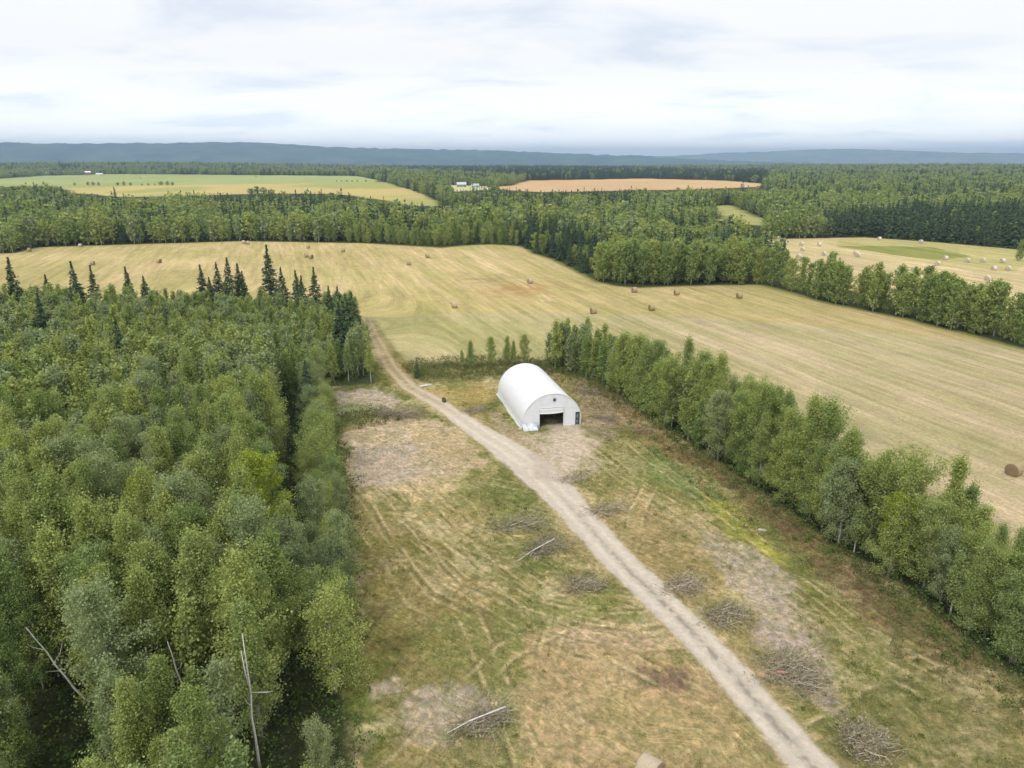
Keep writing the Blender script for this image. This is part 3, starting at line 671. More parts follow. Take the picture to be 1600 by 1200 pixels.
# spruces at the back of the wood: top pixel and height
SPT = [(12, 383, 18, 165), (68, 420, 13.5, 0), (112, 420, 15, 0), (142, 425, 14, 0), (195, 418, 13.5, 0), (222, 423, 12.5, 0), (312, 415, 14, 0), (325, 425, 12, 0), (337, 412, 14.5, 0), (354, 405, 15.5, 0), (369, 401, 16, 0), (378, 425, 12, 0),
       (417, 395, 17, 0), (438, 420, 14, 0), (461, 424, 13.5, 0), (470, 432, 12.5, 0), (490, 427, 13, 0), (512, 438, 12.5, 0), (526, 440, 12.5, 0), (538, 462, 13.5, 150), (548, 470, 12.5, 158), (528, 476, 12.5, 140), (562, 505, 8, 150), (180, 560, 14, 118), (60, 500, 13, 140), (476, 590, 9.5, 108), (462, 660, 9, 90), (655, 556, 3.6, 0), (500, 640, 7, 0)]
for i, (u, v, z, yy) in enumerate(SPT):
    if (u, v) == (655, 556): p = P(652, 590)
    elif (u, v) == (500, 640): continue
    elif yy:
        d0 = yy*CP+(H-z)*SP; p = np.array([(u-800)/FPX*d0, yy])
    else:
        p = P(u, v, z)
        yy = min(max(p[1], 160), 182)
        d0 = yy*CP+(H-z)*SP; p = np.array([(u-800)/FPX*d0, yy]); b_ = (600-v)/FPX; z = H+yy*(-SP+b_*CP)/(CP+b_*SP)
    if z < 6 and (u, v) != (655, 556): z = 12
    TREES = [t for t in TREES if math.hypot(t[1]-p[0], (t[2]-p[1])*.55+1.2) > 2.6 or t[0] == 'spruce']
    small = (u, v) == (655, 556)
    TREES.append(['spruce', p[0], p[1], z/14.0, 'small dark spruce beside a slim aspen near the track bend' if small else 'dark spruce towering over the aspens along the back of the wood' if yy > 158 else 'dark spruce standing inside the wood at its far corner', None if small else 'spruces at the back of the wood' if yy > 158 else 'spruces inside the wood', 'spruce'])
p = P(1172, 392); TREES.append(['spruce', p[0], p[1], .55, 'lone small pointed spruce at the corner of the bale field', None, 'spruce'])
# forest beyond
XR, YR = [], []
NOFOREST = [FIELD, RFIELD, UGREEN, UGOLD, UEDGE, BROWN, GLADE, YARD]
for (r0, r1, sp_) in ((170, 700, 4.6), (700, 1300, 7.0), (1300, 2200, 11), (2200, 3500, 17)):
    gx, gy = jgrid(-r1*.85, r1*.85, r0*.7, r1, sp_)
    q = np.hypot(gx, gy); k = (q >= r0) & (q < r1) & view_mask(gx, gy, 10, 40); gx, gy = gx[k], gy[k]
    for pg in NOFOREST: k = psd(gx, gy, pg) > 1.5; gx, gy = gx[k], gy[k]
    for pg in (UGREEN, UGOLD, UEDGE, BROWN, GLADE, YARD):      # the strips in front of these fields are kept clear too
        for hz_ in (.25, .5, .75, 1.0):
            f_ = H/(H-hz_*11.5*(1 if r0 < 1300 else 1.1)); k = psd(gx*f_, gy*f_, pg) > 0; gx, gy = gx[k], gy[k]
    k = (psd(gx, gy, WOODP) > 0) & (psd(gx, gy, CLEAR) > 0) & (psd(gx, gy, HB) > 0); gx, gy = gx[k], gy[k]
    k = ((segdist(gx, gy, hr)[0] > 7) | (gy > 300)) & (gy > 185) & ~((gx > 60) & (gy < 250)); gx, gy = gx[k], gy[k]
    XR.append(gx); YR.append(gy)
XR = np.concatenate(XR); YR = np.concatenate(YR)
RQ = np.hypot(XR, YR)
spn = fbm(XR/55, YR/55, 401, 3)
edge = segdist(XR, YR, FIELD)[0]
pineP = poly([(1280, 352), (1290, 375), (1480, 380), (1610, 395), (1900, 400), (1900, 345), (1600, 340), (1400, 345)])
pine2 = poly([(830, 283), (1010, 279), (1200, 287), (1200, 272), (700, 262), (600, 264)])
sprM = poly([(800, 385), (835, 398), (880, 412), (925, 438), (935, 410), (900, 370), (820, 360)])
prob = smooth(.44, .6, spn)*.72+.06
prob = np.where((edge < 16) & (XR < 20), prob*.25, prob)
prob = np.where(psd(XR, YR, pineP) < 0, .97, prob); prob = np.where(psd(XR, YR, pine2) < 0, .93, prob); prob = np.where(psd(XR, YR, sprM) < 0, .8, prob)
isS = rng.random(len(XR)) < prob
hgt = (.62+.75*fbm(XR/28, YR/28, 402))*rng.uniform(.75, 1.2, len(XR))
order = np.argsort(RQ)
# individual ones: the nearest of each kind along the far edges
ns = npop = 0
npop0 = sum(t[0] == 'poplar' for t in TREES); ns0 = sum(t[0] == 'spruce' for t in TREES)
front = edge < 30
used = np.zeros(len(XR), bool)
for i in order:
    if not front[i]: continue
    if isS[i] and ns+ns0 < 290:
        TREES.append(['spruce', XR[i], YR[i], rng.uniform(.65, 1.0)*hgt[i]*.85, 'dark spruce in the forest edge beyond the hay field', 'spruces of the forest edge beyond the hay field', 'spruce']); ns += 1; used[i] = True
    elif not isS[i] and npop+npop0 < 290:
        TREES.append(['poplar', XR[i], YR[i], rng.uniform(.6, .9)*hgt[i]*.85, 'round-crowned poplar along the forest edge beyond the hay field', 'poplars of the forest edge beyond the hay field', 'poplar']); npop += 1; used[i] = True
XR, YR, RQ, isS, hgt = XR[~used], YR[~used], RQ[~used], isS[~used], hgt[~used]
# ------------------------------------------------------------------ individual trees; the smallest aspens join the stuff
asp = [i for i, t in enumerate(TREES) if t[6] == 'aspen' and not isinstance(t[4], str)]
keep_named = sum(t[6] == 'aspen' and isinstance(t[4], str) for t in TREES)
score = lambda t: -t[3]/math.hypot(t[1], t[2], 30)*(1.35 if t[5] == G_ROW else 1)
asp.sort(key=lambda i: score(TREES[i]))
indiv = set(asp[:298-keep_named])
ROOTS = {}
NAMES = {'aspen': 'aspen_tree', 'rowaspen': 'aspen_tree', 'slim': 'aspen_tree', 'lime': 'aspen_tree', 'willow': 'willow_tree', 'poplar': 'poplar_tree', 'spruce': 'spruce_tree'}
mid_pts = []
def aspen_label(kd, x, y, g):
    pos = 'of the wood in the first rank below the camera' if y < 36 else 'of the wood, level with the white snag' if y < 44 else 'of the wood, just beyond the white snag' if y < 54 else 'of the wood, short of the yellow-green pair' if y < 62 else 'of the wood, level with the yellow-green pair' if y < 72 else 'of the wood, beyond the yellow-green pair'
    q = x/y; pos += ', by the belt' if q > -.30 else ', right of snag' if q > -.42 else ', left of snag' if q > -.56 else ', far west'
    look = 'slender aspen' if kd == 'slim' else 'leafy aspen'
    return f'{look} {pos}'
for (u, v, z, w_) in ((380, 990, 11.0, 1.3), (70, 1010, 6.5, 2.4)):
    p = P(u, v, z); dcam = math.hypot(*p)
    TREES = [t for t in TREES if not (segdist(np.array([t[1]]), np.array([t[2]]), np.array([p*.72, p*1.03]))[0][0] < w_)]
asp = [i for i, t in enumerate(TREES) if t[6] == 'aspen' and not isinstance(t[4], str)]; asp.sort(key=lambda i: score(TREES[i])); indiv = set(asp[:298-keep_named])
def ordn(n): return f"{n}{'th' if 10 <= n % 100 <= 20 else {1: 'st', 2: 'nd', 3: 'rd'}.get(n % 10, 'th')}"
def number(sel_, key, fmt):
    L_ = sorted([t for t in TREES if sel_(t)], key=key)
    for n, t in enumerate(L_): t[4] = fmt.format(ordn(n+1))
number(lambda t: t[0] == 'willow', lambda t: t[2], 'bushy grey-green willow fringing the wood beside the clearing, {} counting from the camera')
number(lambda t: t[5] == 'poplars of the thin hedgerow by the bale field', lambda t: t[1], 'rounded poplar of the thin hedgerow by the bale field, {} from its dense end')
number(lambda t: t[5] == 'spruces at the back of the wood', lambda t: t[1]/t[2], 'dark spruce along the back of the wood, {} counting from the west')
number(lambda t: t[5] == 'spruces inside the wood', lambda t: t[1]/t[2], 'dark spruce inside the wood, {} counting from the west')
number(lambda t: t[5] == 'small trees past the hedgerow gap', lambda t: t[1], 'small rounded tree past the gap in the hedgerow, {} from the gap')
number(lambda t: t[5] == 'pale-stemmed aspens where the track bends', lambda t: t[1], 'pale-stemmed young aspen at the wood edge by the track bend, {} from the west')
number(lambda t: t[5] == 'yellow-green aspens in the dense wood', lambda t: t[1]/t[2], 'yellow-green aspen bright among the darker wood, {} from the west')
for t in TREES:
    if t[5] == G_HEDGE:
        dF = psd(np.array([t[1]]), np.array([t[2]]), FIELD)[0]; rk = 'front rank' if dF < 4 else 'second rank' if dF < 9 else 'third rank' if dF < 14 else 'rear'
        t[5] = 'poplars of the hedgerow block, '+rk
for rk in ('front rank', 'second rank', 'third rank', 'rear'):
    number(lambda t: t[5] == 'poplars of the hedgerow block, '+rk, lambda t: t[1]/t[2], 'dense green poplar, '+rk+' of the hedgerow corner block, {} from the west')
LM = [(-9, 'west of the touching bales'), (384, 'behind the touching bales'), (482, 'behind the close pair of bales'), (600, 'behind the lone far bale'), (722, 'behind the two mid-field bales'), (812, 'where the field bulges north'), (880, 'where the field edge turns south'), (940, 'just west of the hedgerow block'), (1190, 'behind the hedgerow block'), (1330, 'behind the west half of the bale field'), (1480, 'behind the unmown triangle'), (9999, 'behind the east end of the bale field')]
for t in TREES:
    if t[5] and 'forest edge beyond' in t[5]:
        u_ = 800+FPX*t[1]/(t[2]*CP+(H-5)*SP); lm = next(b for a, b in LM if u_ < a) if u_ > -9 else LM[0][1]
        dF = min(abs(psd(np.array([t[1]]), np.array([t[2]]), pg)[0]) for pg in (FIELD, RFIELD)); rk = 'front' if dF < 7 else 'second' if dF < 14 else 'rear'
        t[4] = ('dark spruce' if t[0] == 'spruce' else 'round-crowned poplar')+f', {rk} rank of the forest edge, '+lm; t[5] = t[5]+', '+lm
from collections import Counter
cnt = Counter(t[4] for t in TREES if t[5] and 'forest edge beyond' in t[5])
for lb_ in [k for k, v in cnt.items() if v > 1]:
    number(lambda t: t[4] == lb_, lambda t: t[1]/t[2], lb_.replace(' rank of the forest edge', ' rank').replace('round-crowned ', 'round ')+', {} eastward')
for i, t in enumerate(TREES):
    if t[5] == G_WOOD and t[4] is None and i in indiv: t[4] = aspen_label(t[0], t[1], t[2], t[5])
cnt = Counter(t[4] for t in TREES if t[5] == G_WOOD and isinstance(t[4], str))
for lb_ in [k for k, v in cnt.items() if v > 1]: number(lambda t: t[5] == G_WOOD and t[4] == lb_, lambda t: t[1]/t[2], lb_+', {} eastward')
for i, t in enumerate(TREES):
    kd, x_, y_, s, lb, g, cat = t
    if t[6] == 'aspen' and not isinstance(lb, str) and i not in indiv:
        mid_pts.append((x_, y_, s, 0 if kd != 'slim' else 1)); continue
    pl = PROTO[kd]; v = random.Random(i*31+5).randrange(len(pl)); crown, trunk, hh = pl[v]
    z_ = float(height(x_, y_)); rz = (i*2.399) % 6.28; sc = (s*random.Random(i).uniform(.9, 1.15), s*random.Random(i+9).uniform(.9, 1.15), s)
    if (kd, v) not in ROOTS:
        rt = root(NAMES[kd], (x_, y_, z_), rz); rt.scale = sc
        link('trunk', trunk, rt); link('crown', crown, rt); ROOTS[(kd, v)] = rt
    else: rt = copy_tree(ROOTS[(kd, v)], (x_, y_, z_), rz, sc)
    if isinstance(lb, tuple):
        n_ = lb[2]; od = f"{n_}{'th' if 10 <= n_ % 100 <= 20 else {1: 'st', 2: 'nd', 3: 'rd'}.get(n_ % 10, 'th')}"
        lk = {'lime': 'yellow-green aspen', 'slim': 'slender aspen'}.get(kd, 'full green aspen'); fl_ = {1.0: 'clearing side', 3.4: 'middle', 5.8: 'field side'}[lb[1]]
        lb = f'{lk}, {od} from the shed along the {fl_} of the tree row'
    elif lb is None: lb = aspen_label(kd, x_, y_, g); pass
    rt['label'] = lb; rt['category'] = cat
    if g: rt['group'] = g
    elif 'group' in rt: del rt['group']
# ------------------------------------------------------------------ woods too many to count
def scatter(name, pts, sc, idx, sources, label, cat):
    src = bpy.data.collections.new(name+'_sources')
    for j, (cr_, tk_, hh) in enumerate(sources):
        V1 = np.empty(len(cr_.vertices)*3, np.float32); cr_.vertices.foreach_get('co', V1); V2 = np.empty(len(tk_.vertices)*3, np.float32); tk_.vertices.foreach_get('co', V2)
        F1 = [tuple(p.vertices) for p in cr_.polygons]; n1 = len(cr_.vertices); F2 = [tuple(q+n1 for q in p.vertices) for p in tk_.polygons]
        me = mesh('tree', np.concatenate([V1, V2]).reshape(-1, 3), F1+F2, [cr_.materials[0], tk_.materials[0]], [0]*len(F1)+[1]*len(F2))
        o = bpy.data.objects.new('tree_'+chr(97+j)+'_'+name, me); src.objects.link(o)
    z = height(pts[:, 0], pts[:, 1]); me = bpy.data.meshes.new(name); me.vertices.add(len(pts)); me.vertices.foreach_set('co', np.column_stack([pts, z]).astype(np.float32).ravel())
    me.attributes.new('idx', 'INT', 'POINT').data.foreach_set('value', np.asarray(idx, np.int32))
    me.attributes.new('rot', 'FLOAT_VECTOR', 'POINT').data.foreach_set('vector', np.column_stack([np.zeros((len(pts), 2)), rng.uniform(0, 6.28, len(pts))]).astype(np.float32).ravel())
    me.attributes.new('siz', 'FLOAT_VECTOR', 'POINT').data.foreach_set('vector', np.asarray(sc, np.float32).ravel())
    o = link(name, me); tag(o, label, cat, kind='stuff')
    ng = bpy.data.node_groups.new(name, 'GeometryNodeTree'); ng.interface.new_socket('Geometry', in_out='INPUT', socket_type='NodeSocketGeometry'); ng.interface.new_socket('Geometry', in_out='OUTPUT', socket_type='NodeSocketGeometry')
    gi = ng.nodes.new('NodeGroupInput'); go = ng.nodes.new('NodeGroupOutput'); ci = ng.nodes.new('GeometryNodeCollectionInfo'); ci.inputs[0].default_value = src; ci.inputs[1].default_value = True; ci.inputs[2].default_value = True
    ip = ng.nodes.new('GeometryNodeInstanceOnPoints'); ip.inputs['Pick Instance'].default_value = True
    for nm, ty, dst in (('idx', 'INT', 'Instance Index'), ('rot', 'FLOAT_VECTOR', 'Rotation'), ('siz', 'FLOAT_VECTOR', 'Scale')):
        na_ = ng.nodes.new('GeometryNodeInputNamedAttribute'); na_.data_type = ty; na_.inputs[0].default_value = nm
        ng.links.new([q for q in na_.outputs if q.enabled and q.name == 'Attribute'][0], ip.inputs[dst])
    ng.links.new(gi.outputs[0], ip.inputs['Points']); ng.links.new(ci.outputs[0], ip.inputs['Instance']); ng.links.new(ip.outputs[0], go.inputs[0])
    md = o.modifiers.new('scatter', 'NODES'); md.node_group = ng
    return o
mp_ = np.array([(a, b) for a, b, c, d in mid_pts]); ms = np.array([c for a, b, c, d in mid_pts]); mk = np.array([d for a, b, c, d in mid_pts])
kN = ~isS
pop_pts = np.column_stack([XR[kN], YR[kN]]); pk = RQ[kN]
gn = fbm(pop_pts[:, 0]/40, pop_pts[:, 1]/40, 403); vi = np.clip((gn*1.5-.25+rng.uniform(-.25, .25, len(gn)))*6, 0, 5).astype(int)
sc_p = (hgt[kN]*rng.uniform(.6, .95, kN.sum()))[:, None]*np.column_stack([np.where(pk > 1300, 2.2, np.where(pk > 700, 1.45, 1.15))]*2+[np.ones(len(pk))])
allp = np.vstack([mp_, pop_pts]); alls = np.vstack([np.column_stack([ms]*3), sc_p]); alli = np.concatenate([rng.integers(0, 6, len(mp_)), vi+6])
scatter('broadleaf_forest', allp, alls, alli, PROTO['leafy_mid']+PROTO['leafy_far'], 'broadleaf woodland, deep in the wood and across the far plateau', 'forest')
sp_pts = np.column_stack([XR[isS], YR[isS]]); pk = RQ[isS]
sc_s = (hgt[isS]*rng.uniform(.6, 1.0, isS.sum()))[:, None]*np.column_stack([np.where(pk > 1300, 2.4, np.where(pk > 700, 1.5, 1.1))]*2+[np.ones(len(pk))])
scatter('conifer_forest', sp_pts, sc_s, rng.integers(0, 4, len(sp_pts)), PROTO['spruce_far'], 'dark conifer woodland stretching over the plateau beyond the fields', 'forest')
print('TREES', len(TREES), 'mid', len(mp_), 'far', len(XR), {k: sum(t[0] == k for t in TREES) for k in NAMES})
# bushes out in the upper fields
BN = Counter()
def field_bush(u, v, s, lb, g=None):
    if g: BN[g] += 1; lb = lb+', '+ordn(BN[g])+' from the west'
    p = P(u, v); pl = PROTO['leafy_far'][int(u) % 4]
    rt = root('bush', (p[0], p[1], float(height(*p))), u, label=lb, cat='bush', group=g); rt.scale = (s*2.2, s*2.2, s*.8)
    link('stems', pl[1], rt); link('crown', pl[0], rt)
for (u, v, s) in ((138, 290, .55), (146, 290, .6), (154, 290, .5)): field_bush(u, v, s, 'bush of the left clump between the upper fields', 'bushes of the left clump in the upper fields')
for (u, v, s) in ((184, 290, .5), (194, 290, .6), (204, 290, .5)): field_bush(u, v, s, 'pale bush of the middle clump between the upper fields', 'bushes of the middle clump in the upper fields')
for (u, v, s) in ((222, 290, .3), (232, 290, .35), (242, 290, .3), (252, 290, .65), (262, 290, .65), (270, 290, .55)): field_bush(u, v, s, 'bush of the long clump between the upper fields', 'bushes of the long clump in the upper fields')
for (u, v, s) in ((526, 284, .3), (534, 284, .28), (542, 284, .32), (550, 284, .28), (558, 284, .3), (572, 284, .35)): field_bush(u, v, s, 'small bush of the short line in the green field', 'bushes in the short line in the green field')
field_bush(219, 279, .25, 'single dark bush alone on the far green field'); field_bush(400, 277, .28, 'low dark bush on the far rim of the green field'); field_bush(117, 290, .4, 'solitary bush just left of the left clump')
for (u, v, s) in ((392, 305, .8), (402, 304, .9), (412, 303, .8), (424, 305, .7)): field_bush(u, v, s, 'tree in the clump jutting into the golden upper field', 'trees jutting into the golden upper field')
# ------------------------------------------------------------------ the arched fabric shed
FL, FR, BL = P(817, 671), P(907.5, 663), P(768, 617)
ax = FR-FL; Wd = np.linalg.norm(ax); ax /= Wd; ay = np.array([-ax[1], ax[0]]); Ln = float(np.dot(BL-FL, ay)); rz = math.atan2(ax[1], ax[0])
mid = (FL+FR)/2; AH, R2 = 5.45, Wd/2
print('shed', Wd, Ln, mid)
M_FAB = simple('white_fabric', (.82, .83, .85), rough=.55, noise=.03, scale=1.2, spec=.3)
M_FABW = simple('end_wall_fabric', (.84, .87, .93), rough=.6, noise=.05, scale=1.5, spec=.3)
M_STEEL = simple('galvanised_steel', (.45, .46, .48), rough=.45, metal=.6)
M_DARK = simple('dark_frame', (.06, .065, .08), rough=.5)
M_GLASS = simple('window_pane', (.10, .12, .15), rough=.2, spec=.6)
shed = root('quonset_shed', (mid[0], mid[1], float(height(*mid))), rz, label='white arched fabric quonset shed with open roll-up door, standing in the clearing', cat='shed')
def arch(t, r=1.0):
    """t 0..1 left foot to right foot"""
    a = pi*(1-t); xx = R2*r*cos(a); zz = .9+(AH-.9)*r*sin(a)
    if t < .03: pass
    return xx, zz
NA = 40; prof = [(-R2, -.15)]+[arch(i/NA) for i in range(NA+1)]+[(R2, -.15)]
NY = 66; mb = MB(); V = []; nb = 11
for j in range(NY+1):
    y_ = Ln*j/NY; sag = .045*abs(math.sin(pi*nb*j/NY))**.7
    for (a, b) in prof: V.append((a*(1-sag/R2), y_, b if b < 0 else b*(1-sag/AH)))
n_ = len(prof); F_ = [(j*n_+i, j*n_+i+1, (j+1)*n_+i+1, (j+1)*n_+i) for j in range(NY) for i in range(n_-1)]
V2 = [(x*.994, y, z*.994-.01) for x, y, z in V]; o_ = len(V)
F_ += [tuple(q+o_ for q in f[::-1]) for f in F_]
F_ += [(i, i+1, o_+i+1, o_+i)[::-1] for i in range(n_-1)]+[(NY*n_+i, NY*n_+i+1, o_+NY*n_+i+1, o_+NY*n_+i) for i in range(n_-1)]
mb.add(V+V2, F_); link('fabric_cover', mb.me('fabric_cover', [M_FAB], True), shed)
def arch_z(xx):
    q = min(1, abs(xx)/R2); return .9+(AH-.9)*math.sqrt(max(0, 1-q*q))
DX0, DX1, DZ, SX0, SX1, SZ = -2.1, 1.85, 3.15, 3.85, 4.42, 2.05
def end_wall(name, y0, door):
    xs = sorted(set([round(-R2*.985+R2*1.97*i/44, 3) for i in range(45)]+([DX0, DX1, SX0, SX1] if door else []))); m = MB(); th = .05
    for a, b in zip(xs[:-1], xs[1:]):
        c = (a+b)/2; zb = -.15
        if door and DX0 < c < DX1: zb = DZ
        if door and SX0 < c < SX1: zb = SZ
        za, zb2 = arch_z(a)*.985, arch_z(b)*.985
        if min(za, zb2) <= zb: continue
        w1 = .02*math.sin(a*3.1); w2 = .02*math.sin(b*3.1)
        m.add([(a, y0+w1, zb), (b, y0+w2, zb), (b, y0+w2, zb2), (a, y0+w1, za), (a, y0+th+w1, zb), (b, y0+th+w2, zb), (b, y0+th+w2, zb2), (a, y0+th+w1, za)],
              [(0, 1, 2, 3), (5, 4, 7, 6), (0, 4, 5, 1), (3, 2, 6, 7)]+([(0, 3, 7, 4)] if a == xs[0] or a in (DX1, SX1) else [])+([(1, 5, 6, 2)] if b == xs[-1] or b in (DX0, SX0) else []))
    return link(name, m.me(name, [M_FABW]), shed)
end_wall('front_wall', .06, True); end_wall('back_wall', Ln-.12, False)
m = MB(); m.tube([(arch(i/24)[0]*1.004, .03, arch(i/24)[1]*1.004) for i in range(25)], .055, 6)
link('front_hem', m.me('front_hem', [M_FAB], True), shed)
for j in range(nb+1):
    m = MB(); yy = .22+(Ln-.44)*j/nb; m.tube([(-R2*.975, yy, 0)]+[(arch(i/20)[0]*.975, yy, arch(i/20)[1]*.975-.03) for i in range(21)]+[(R2*.975, yy, 0)], .045, 6)
    link('hoop', m.me('hoop', [M_STEEL], True), shed)
for xx in (-R2*.62, 0, R2*.62):
    m = MB(); m.tube([(xx, .22, arch_z(xx)*.965-.1), (xx, Ln-.22, arch_z(xx)*.965-.1)], .03, 5); link('purlin', m.me('purlin', [M_STEEL], True), shed)
# door frame, rolled curtain
m = MB()
for a in (DX0, DX1): m.box(a-.05, a+.05, -.03, .05, -.1, DZ)
m.box(DX0-.05, DX1+.05, -.03, .05, DZ+.002, DZ+.09); link('door_frame', m.me('door_frame', [M_FAB]), shed)
m = MB(); nx = 14
for i in range(nx):
    a = DX0+.07+(DX1-DX0-.14)*i/nx; b = DX0+.07+(DX1-DX0-.14)*(i+1)/nx; zl = 2.42-.10*math.sin(pi*i/nx); zr = 2.42-.10*math.sin(pi*(i+1)/nx)
    zs = [DZ-.02, 2.85, 2.6]; ys = [-.02, -.10, -.08]
    for (za, ya, zb_, yb) in ((DZ-.02, -.03, 2.85, -.10), (2.85, -.10, None, -.06)):
        z1a = zl if zb_ is None else zb_; z1b = zr if zb_ is None else zb_
        m.add([(a, ya, za), (b, ya, za), (b, yb, z1b), (a, yb, z1a), (a, ya+.03, za), (b, ya+.03, za), (b, yb+.03, z1b), (a, yb+.03, z1a)], [(0, 3, 2, 1), (4, 5, 6, 7), (3, 7, 6, 2), (0, 1, 5, 4)])
cur = link('door_curtain', m.me('door_curtain', [M_FAB]), shed)
m = MB(); m.tube([(DX0+.05+(DX1-DX0-.1)*i/12, -.09, 2.40-.10*math.sin(pi*i/12)) for i in range(13)], .09, 8); link('roller', m.me('roller', [M_FABW], True), cur)
m = MB(); m.box(DX0-.02, DX1+.02, -.045, -.032, DZ+.02, DZ+.06); link('door_header_seam', m.me('door_header_seam', [simple('seam', (.42, .44, .5))]), shed)
# small square vent
vt = MB(); vt.box(.12, .50, -.02, .055, 4.22, 4.62); vt = link('vent', vt.me('vent', [M_DARK]), shed)
m = MB(); m.box(.17, .45, -.035, -.022, 4.27, 4.57); link('pane', m.me('pane', [M_GLASS]), vt)
m = MB(); m.box(.06, .56, -.16, .05, 4.68, 4.72); link('hood', m.me('hood', [M_STEEL]), vt)
# walk-in door: dark frame, half-open dark leaf with a pale pane
m = MB(); m.box(SX0-.05, SX0+.04, -.03, .1, -.1, SZ); m.box(SX1-.04, SX1+.05, -.03, .1, -.1, SZ); m.box(SX0-.05, SX1+.05, -.03, .1, SZ+.002, SZ+.08)
sd_ = link('side_door', m.me('side_door', [M_DARK]), shed)
m = MB(); m.box(SX0+.05, SX1-.05, .10, .14, -.02, SZ-.03); lf = link('door_leaf', m.me('door_leaf', [simple('grey_door', (.10, .10, .12), rough=.4)]), sd_)
m = MB(); m.box(SX0+.14, SX1-.14, .085, .098, 1.15, 1.75); m.box(SX0+.14, SX1-.14, .085, .098, .3, .8); link('door_pane', m.me('door_pane', [simple('dull_pane', (.25, .27, .3), rough=.3)]), lf)
# crumpled skirt along the west foot, flap of loose fabric at the corner
rs = random.Random(4); m = MB(); pts = []; V = []; K = 60
for i in range(K+1):
    yy = Ln*i/K; o1 = rs.uniform(.10, .20); V += [(-R2-.02, yy, .62+rs.uniform(-.05, .05)), (-R2-.10-o1*.3, yy, .32), (-R2-.12-o1, yy, .05+rs.uniform(0, .06)), (-R2-.22-o1, yy, -.12)]
m.add(V, [(i*4+j, (i+1)*4+j, (i+1)*4+j+1, i*4+j+1) for i in range(K) for j in range(3)])
link('fabric_skirt', m.me('fabric_skirt', [M_FAB], True), shed)
m = MB(); m.tube([(-R2-.16, .2, .48), (-R2-.15, Ln-.2, .48)], .035, 5); link('tension_pipe', m.me('tension_pipe', [M_STEEL]), shed)
V = []; K = 12
for i in range(K+1):
    for j in range(7):
        xx = -R2-.1+2.3*i/K; t = j/6; V.append((xx+.05*rs.uniform(-1, 1), .0-1.05*t**1.5+rs.uniform(-.05, .05), .95*(1-t)**1.3+.03+rs.uniform(-.03, .07)))
m = MB(); m.add(V, [(i*7+j, i*7+j+1, (i+1)*7+j+1, (i+1)*7+j) for i in range(K) for j in range(6)])
link('loose_flap', m.me('loose_flap', [simple('soiled_fabric', (.66, .68, .74), noise=.25, scale=1.6)], True), shed)
def loc_pt(xl, yl): return mid+ax*xl+ay*yl
# ballast blocks and a bundle by the door
def rocky(name, p, s, mat, lb, cat, seed):
    rg = np.random.default_rng(seed); m = MB(); V = []; nu, nv = 9, 6
    for j in range(nv+1):
        for i in range(nu):
            th, ph = 2*pi*i/nu, pi*j/nv; q = 1+.22*rg.uniform(-1, 1); V.append((s[0]*q*sin(ph)*cos(th), s[1]*q*sin(ph)*sin(th), s[2]*(.75+q*cos(ph))))
    m.add(V, [(j*nu+i, (j+1)*nu+i, (j+1)*nu+(i+1) % nu, j*nu+(i+1) % nu) for j in range(nv) for i in range(nu)])
    return tag(link(name, m.me(name, [mat]), None, (p[0], p[1], float(height(*p))-.03), seed), lb, cat)
rocky('grey_bundle', loc_pt(DX0-.25, -.45), (.32, .3, .42), simple('grey_tarp', (.33, .35, .38)), 'grey bundle standing at the left jamb of the shed door', 'bundle', 3)
rocky('rock', loc_pt(R2+.35, -.2), (.25, .2, .18), simple('pale_rock', (.5, .46, .4)), 'pale rock at the right foot of the shed front', 'rock', 5)
rocky('sack', loc_pt(-R2-.55, -.1), (.4, .3, .2), simple('soil_sack', (.5, .44, .4)), 'dirty pale sack at the left front foot of the shed', 'sack', 6)
rocky('tree_stump', P(694, 627), (.75, .4, .4), simple('stump', (.09, .08, .08), noise=.4), 'dark uprooted stump lying in the golden grass beside the track', 'stump', 8)
rocky('rock', P(1191, 829), (.5, .25, .12), simple('pinkish_rock', (.55, .47, .42)), 'flat pale rock on the path beside the yellow flowers', 'rock', 9)
m = MB(); rg = random.Random(5)
for i in range(7): a = rg.uniform(-.3, .3); m.tube([(-1.1+rg.uniform(-.2, .2), i*.12-.4, .08), (0, i*.12-.4+a*.3, .15), (1.0+rg.uniform(-.2, .3), i*.12-.4+a, .07)], .04, 4)
p = P(664, 603); tag(link('scrap_boards', m.me('scrap_boards', [M_DEAD]), None, (p[0], p[1], float(height(*p))), .5), 'pale scrap boards lying in the weeds beside the track', 'scrap wood')
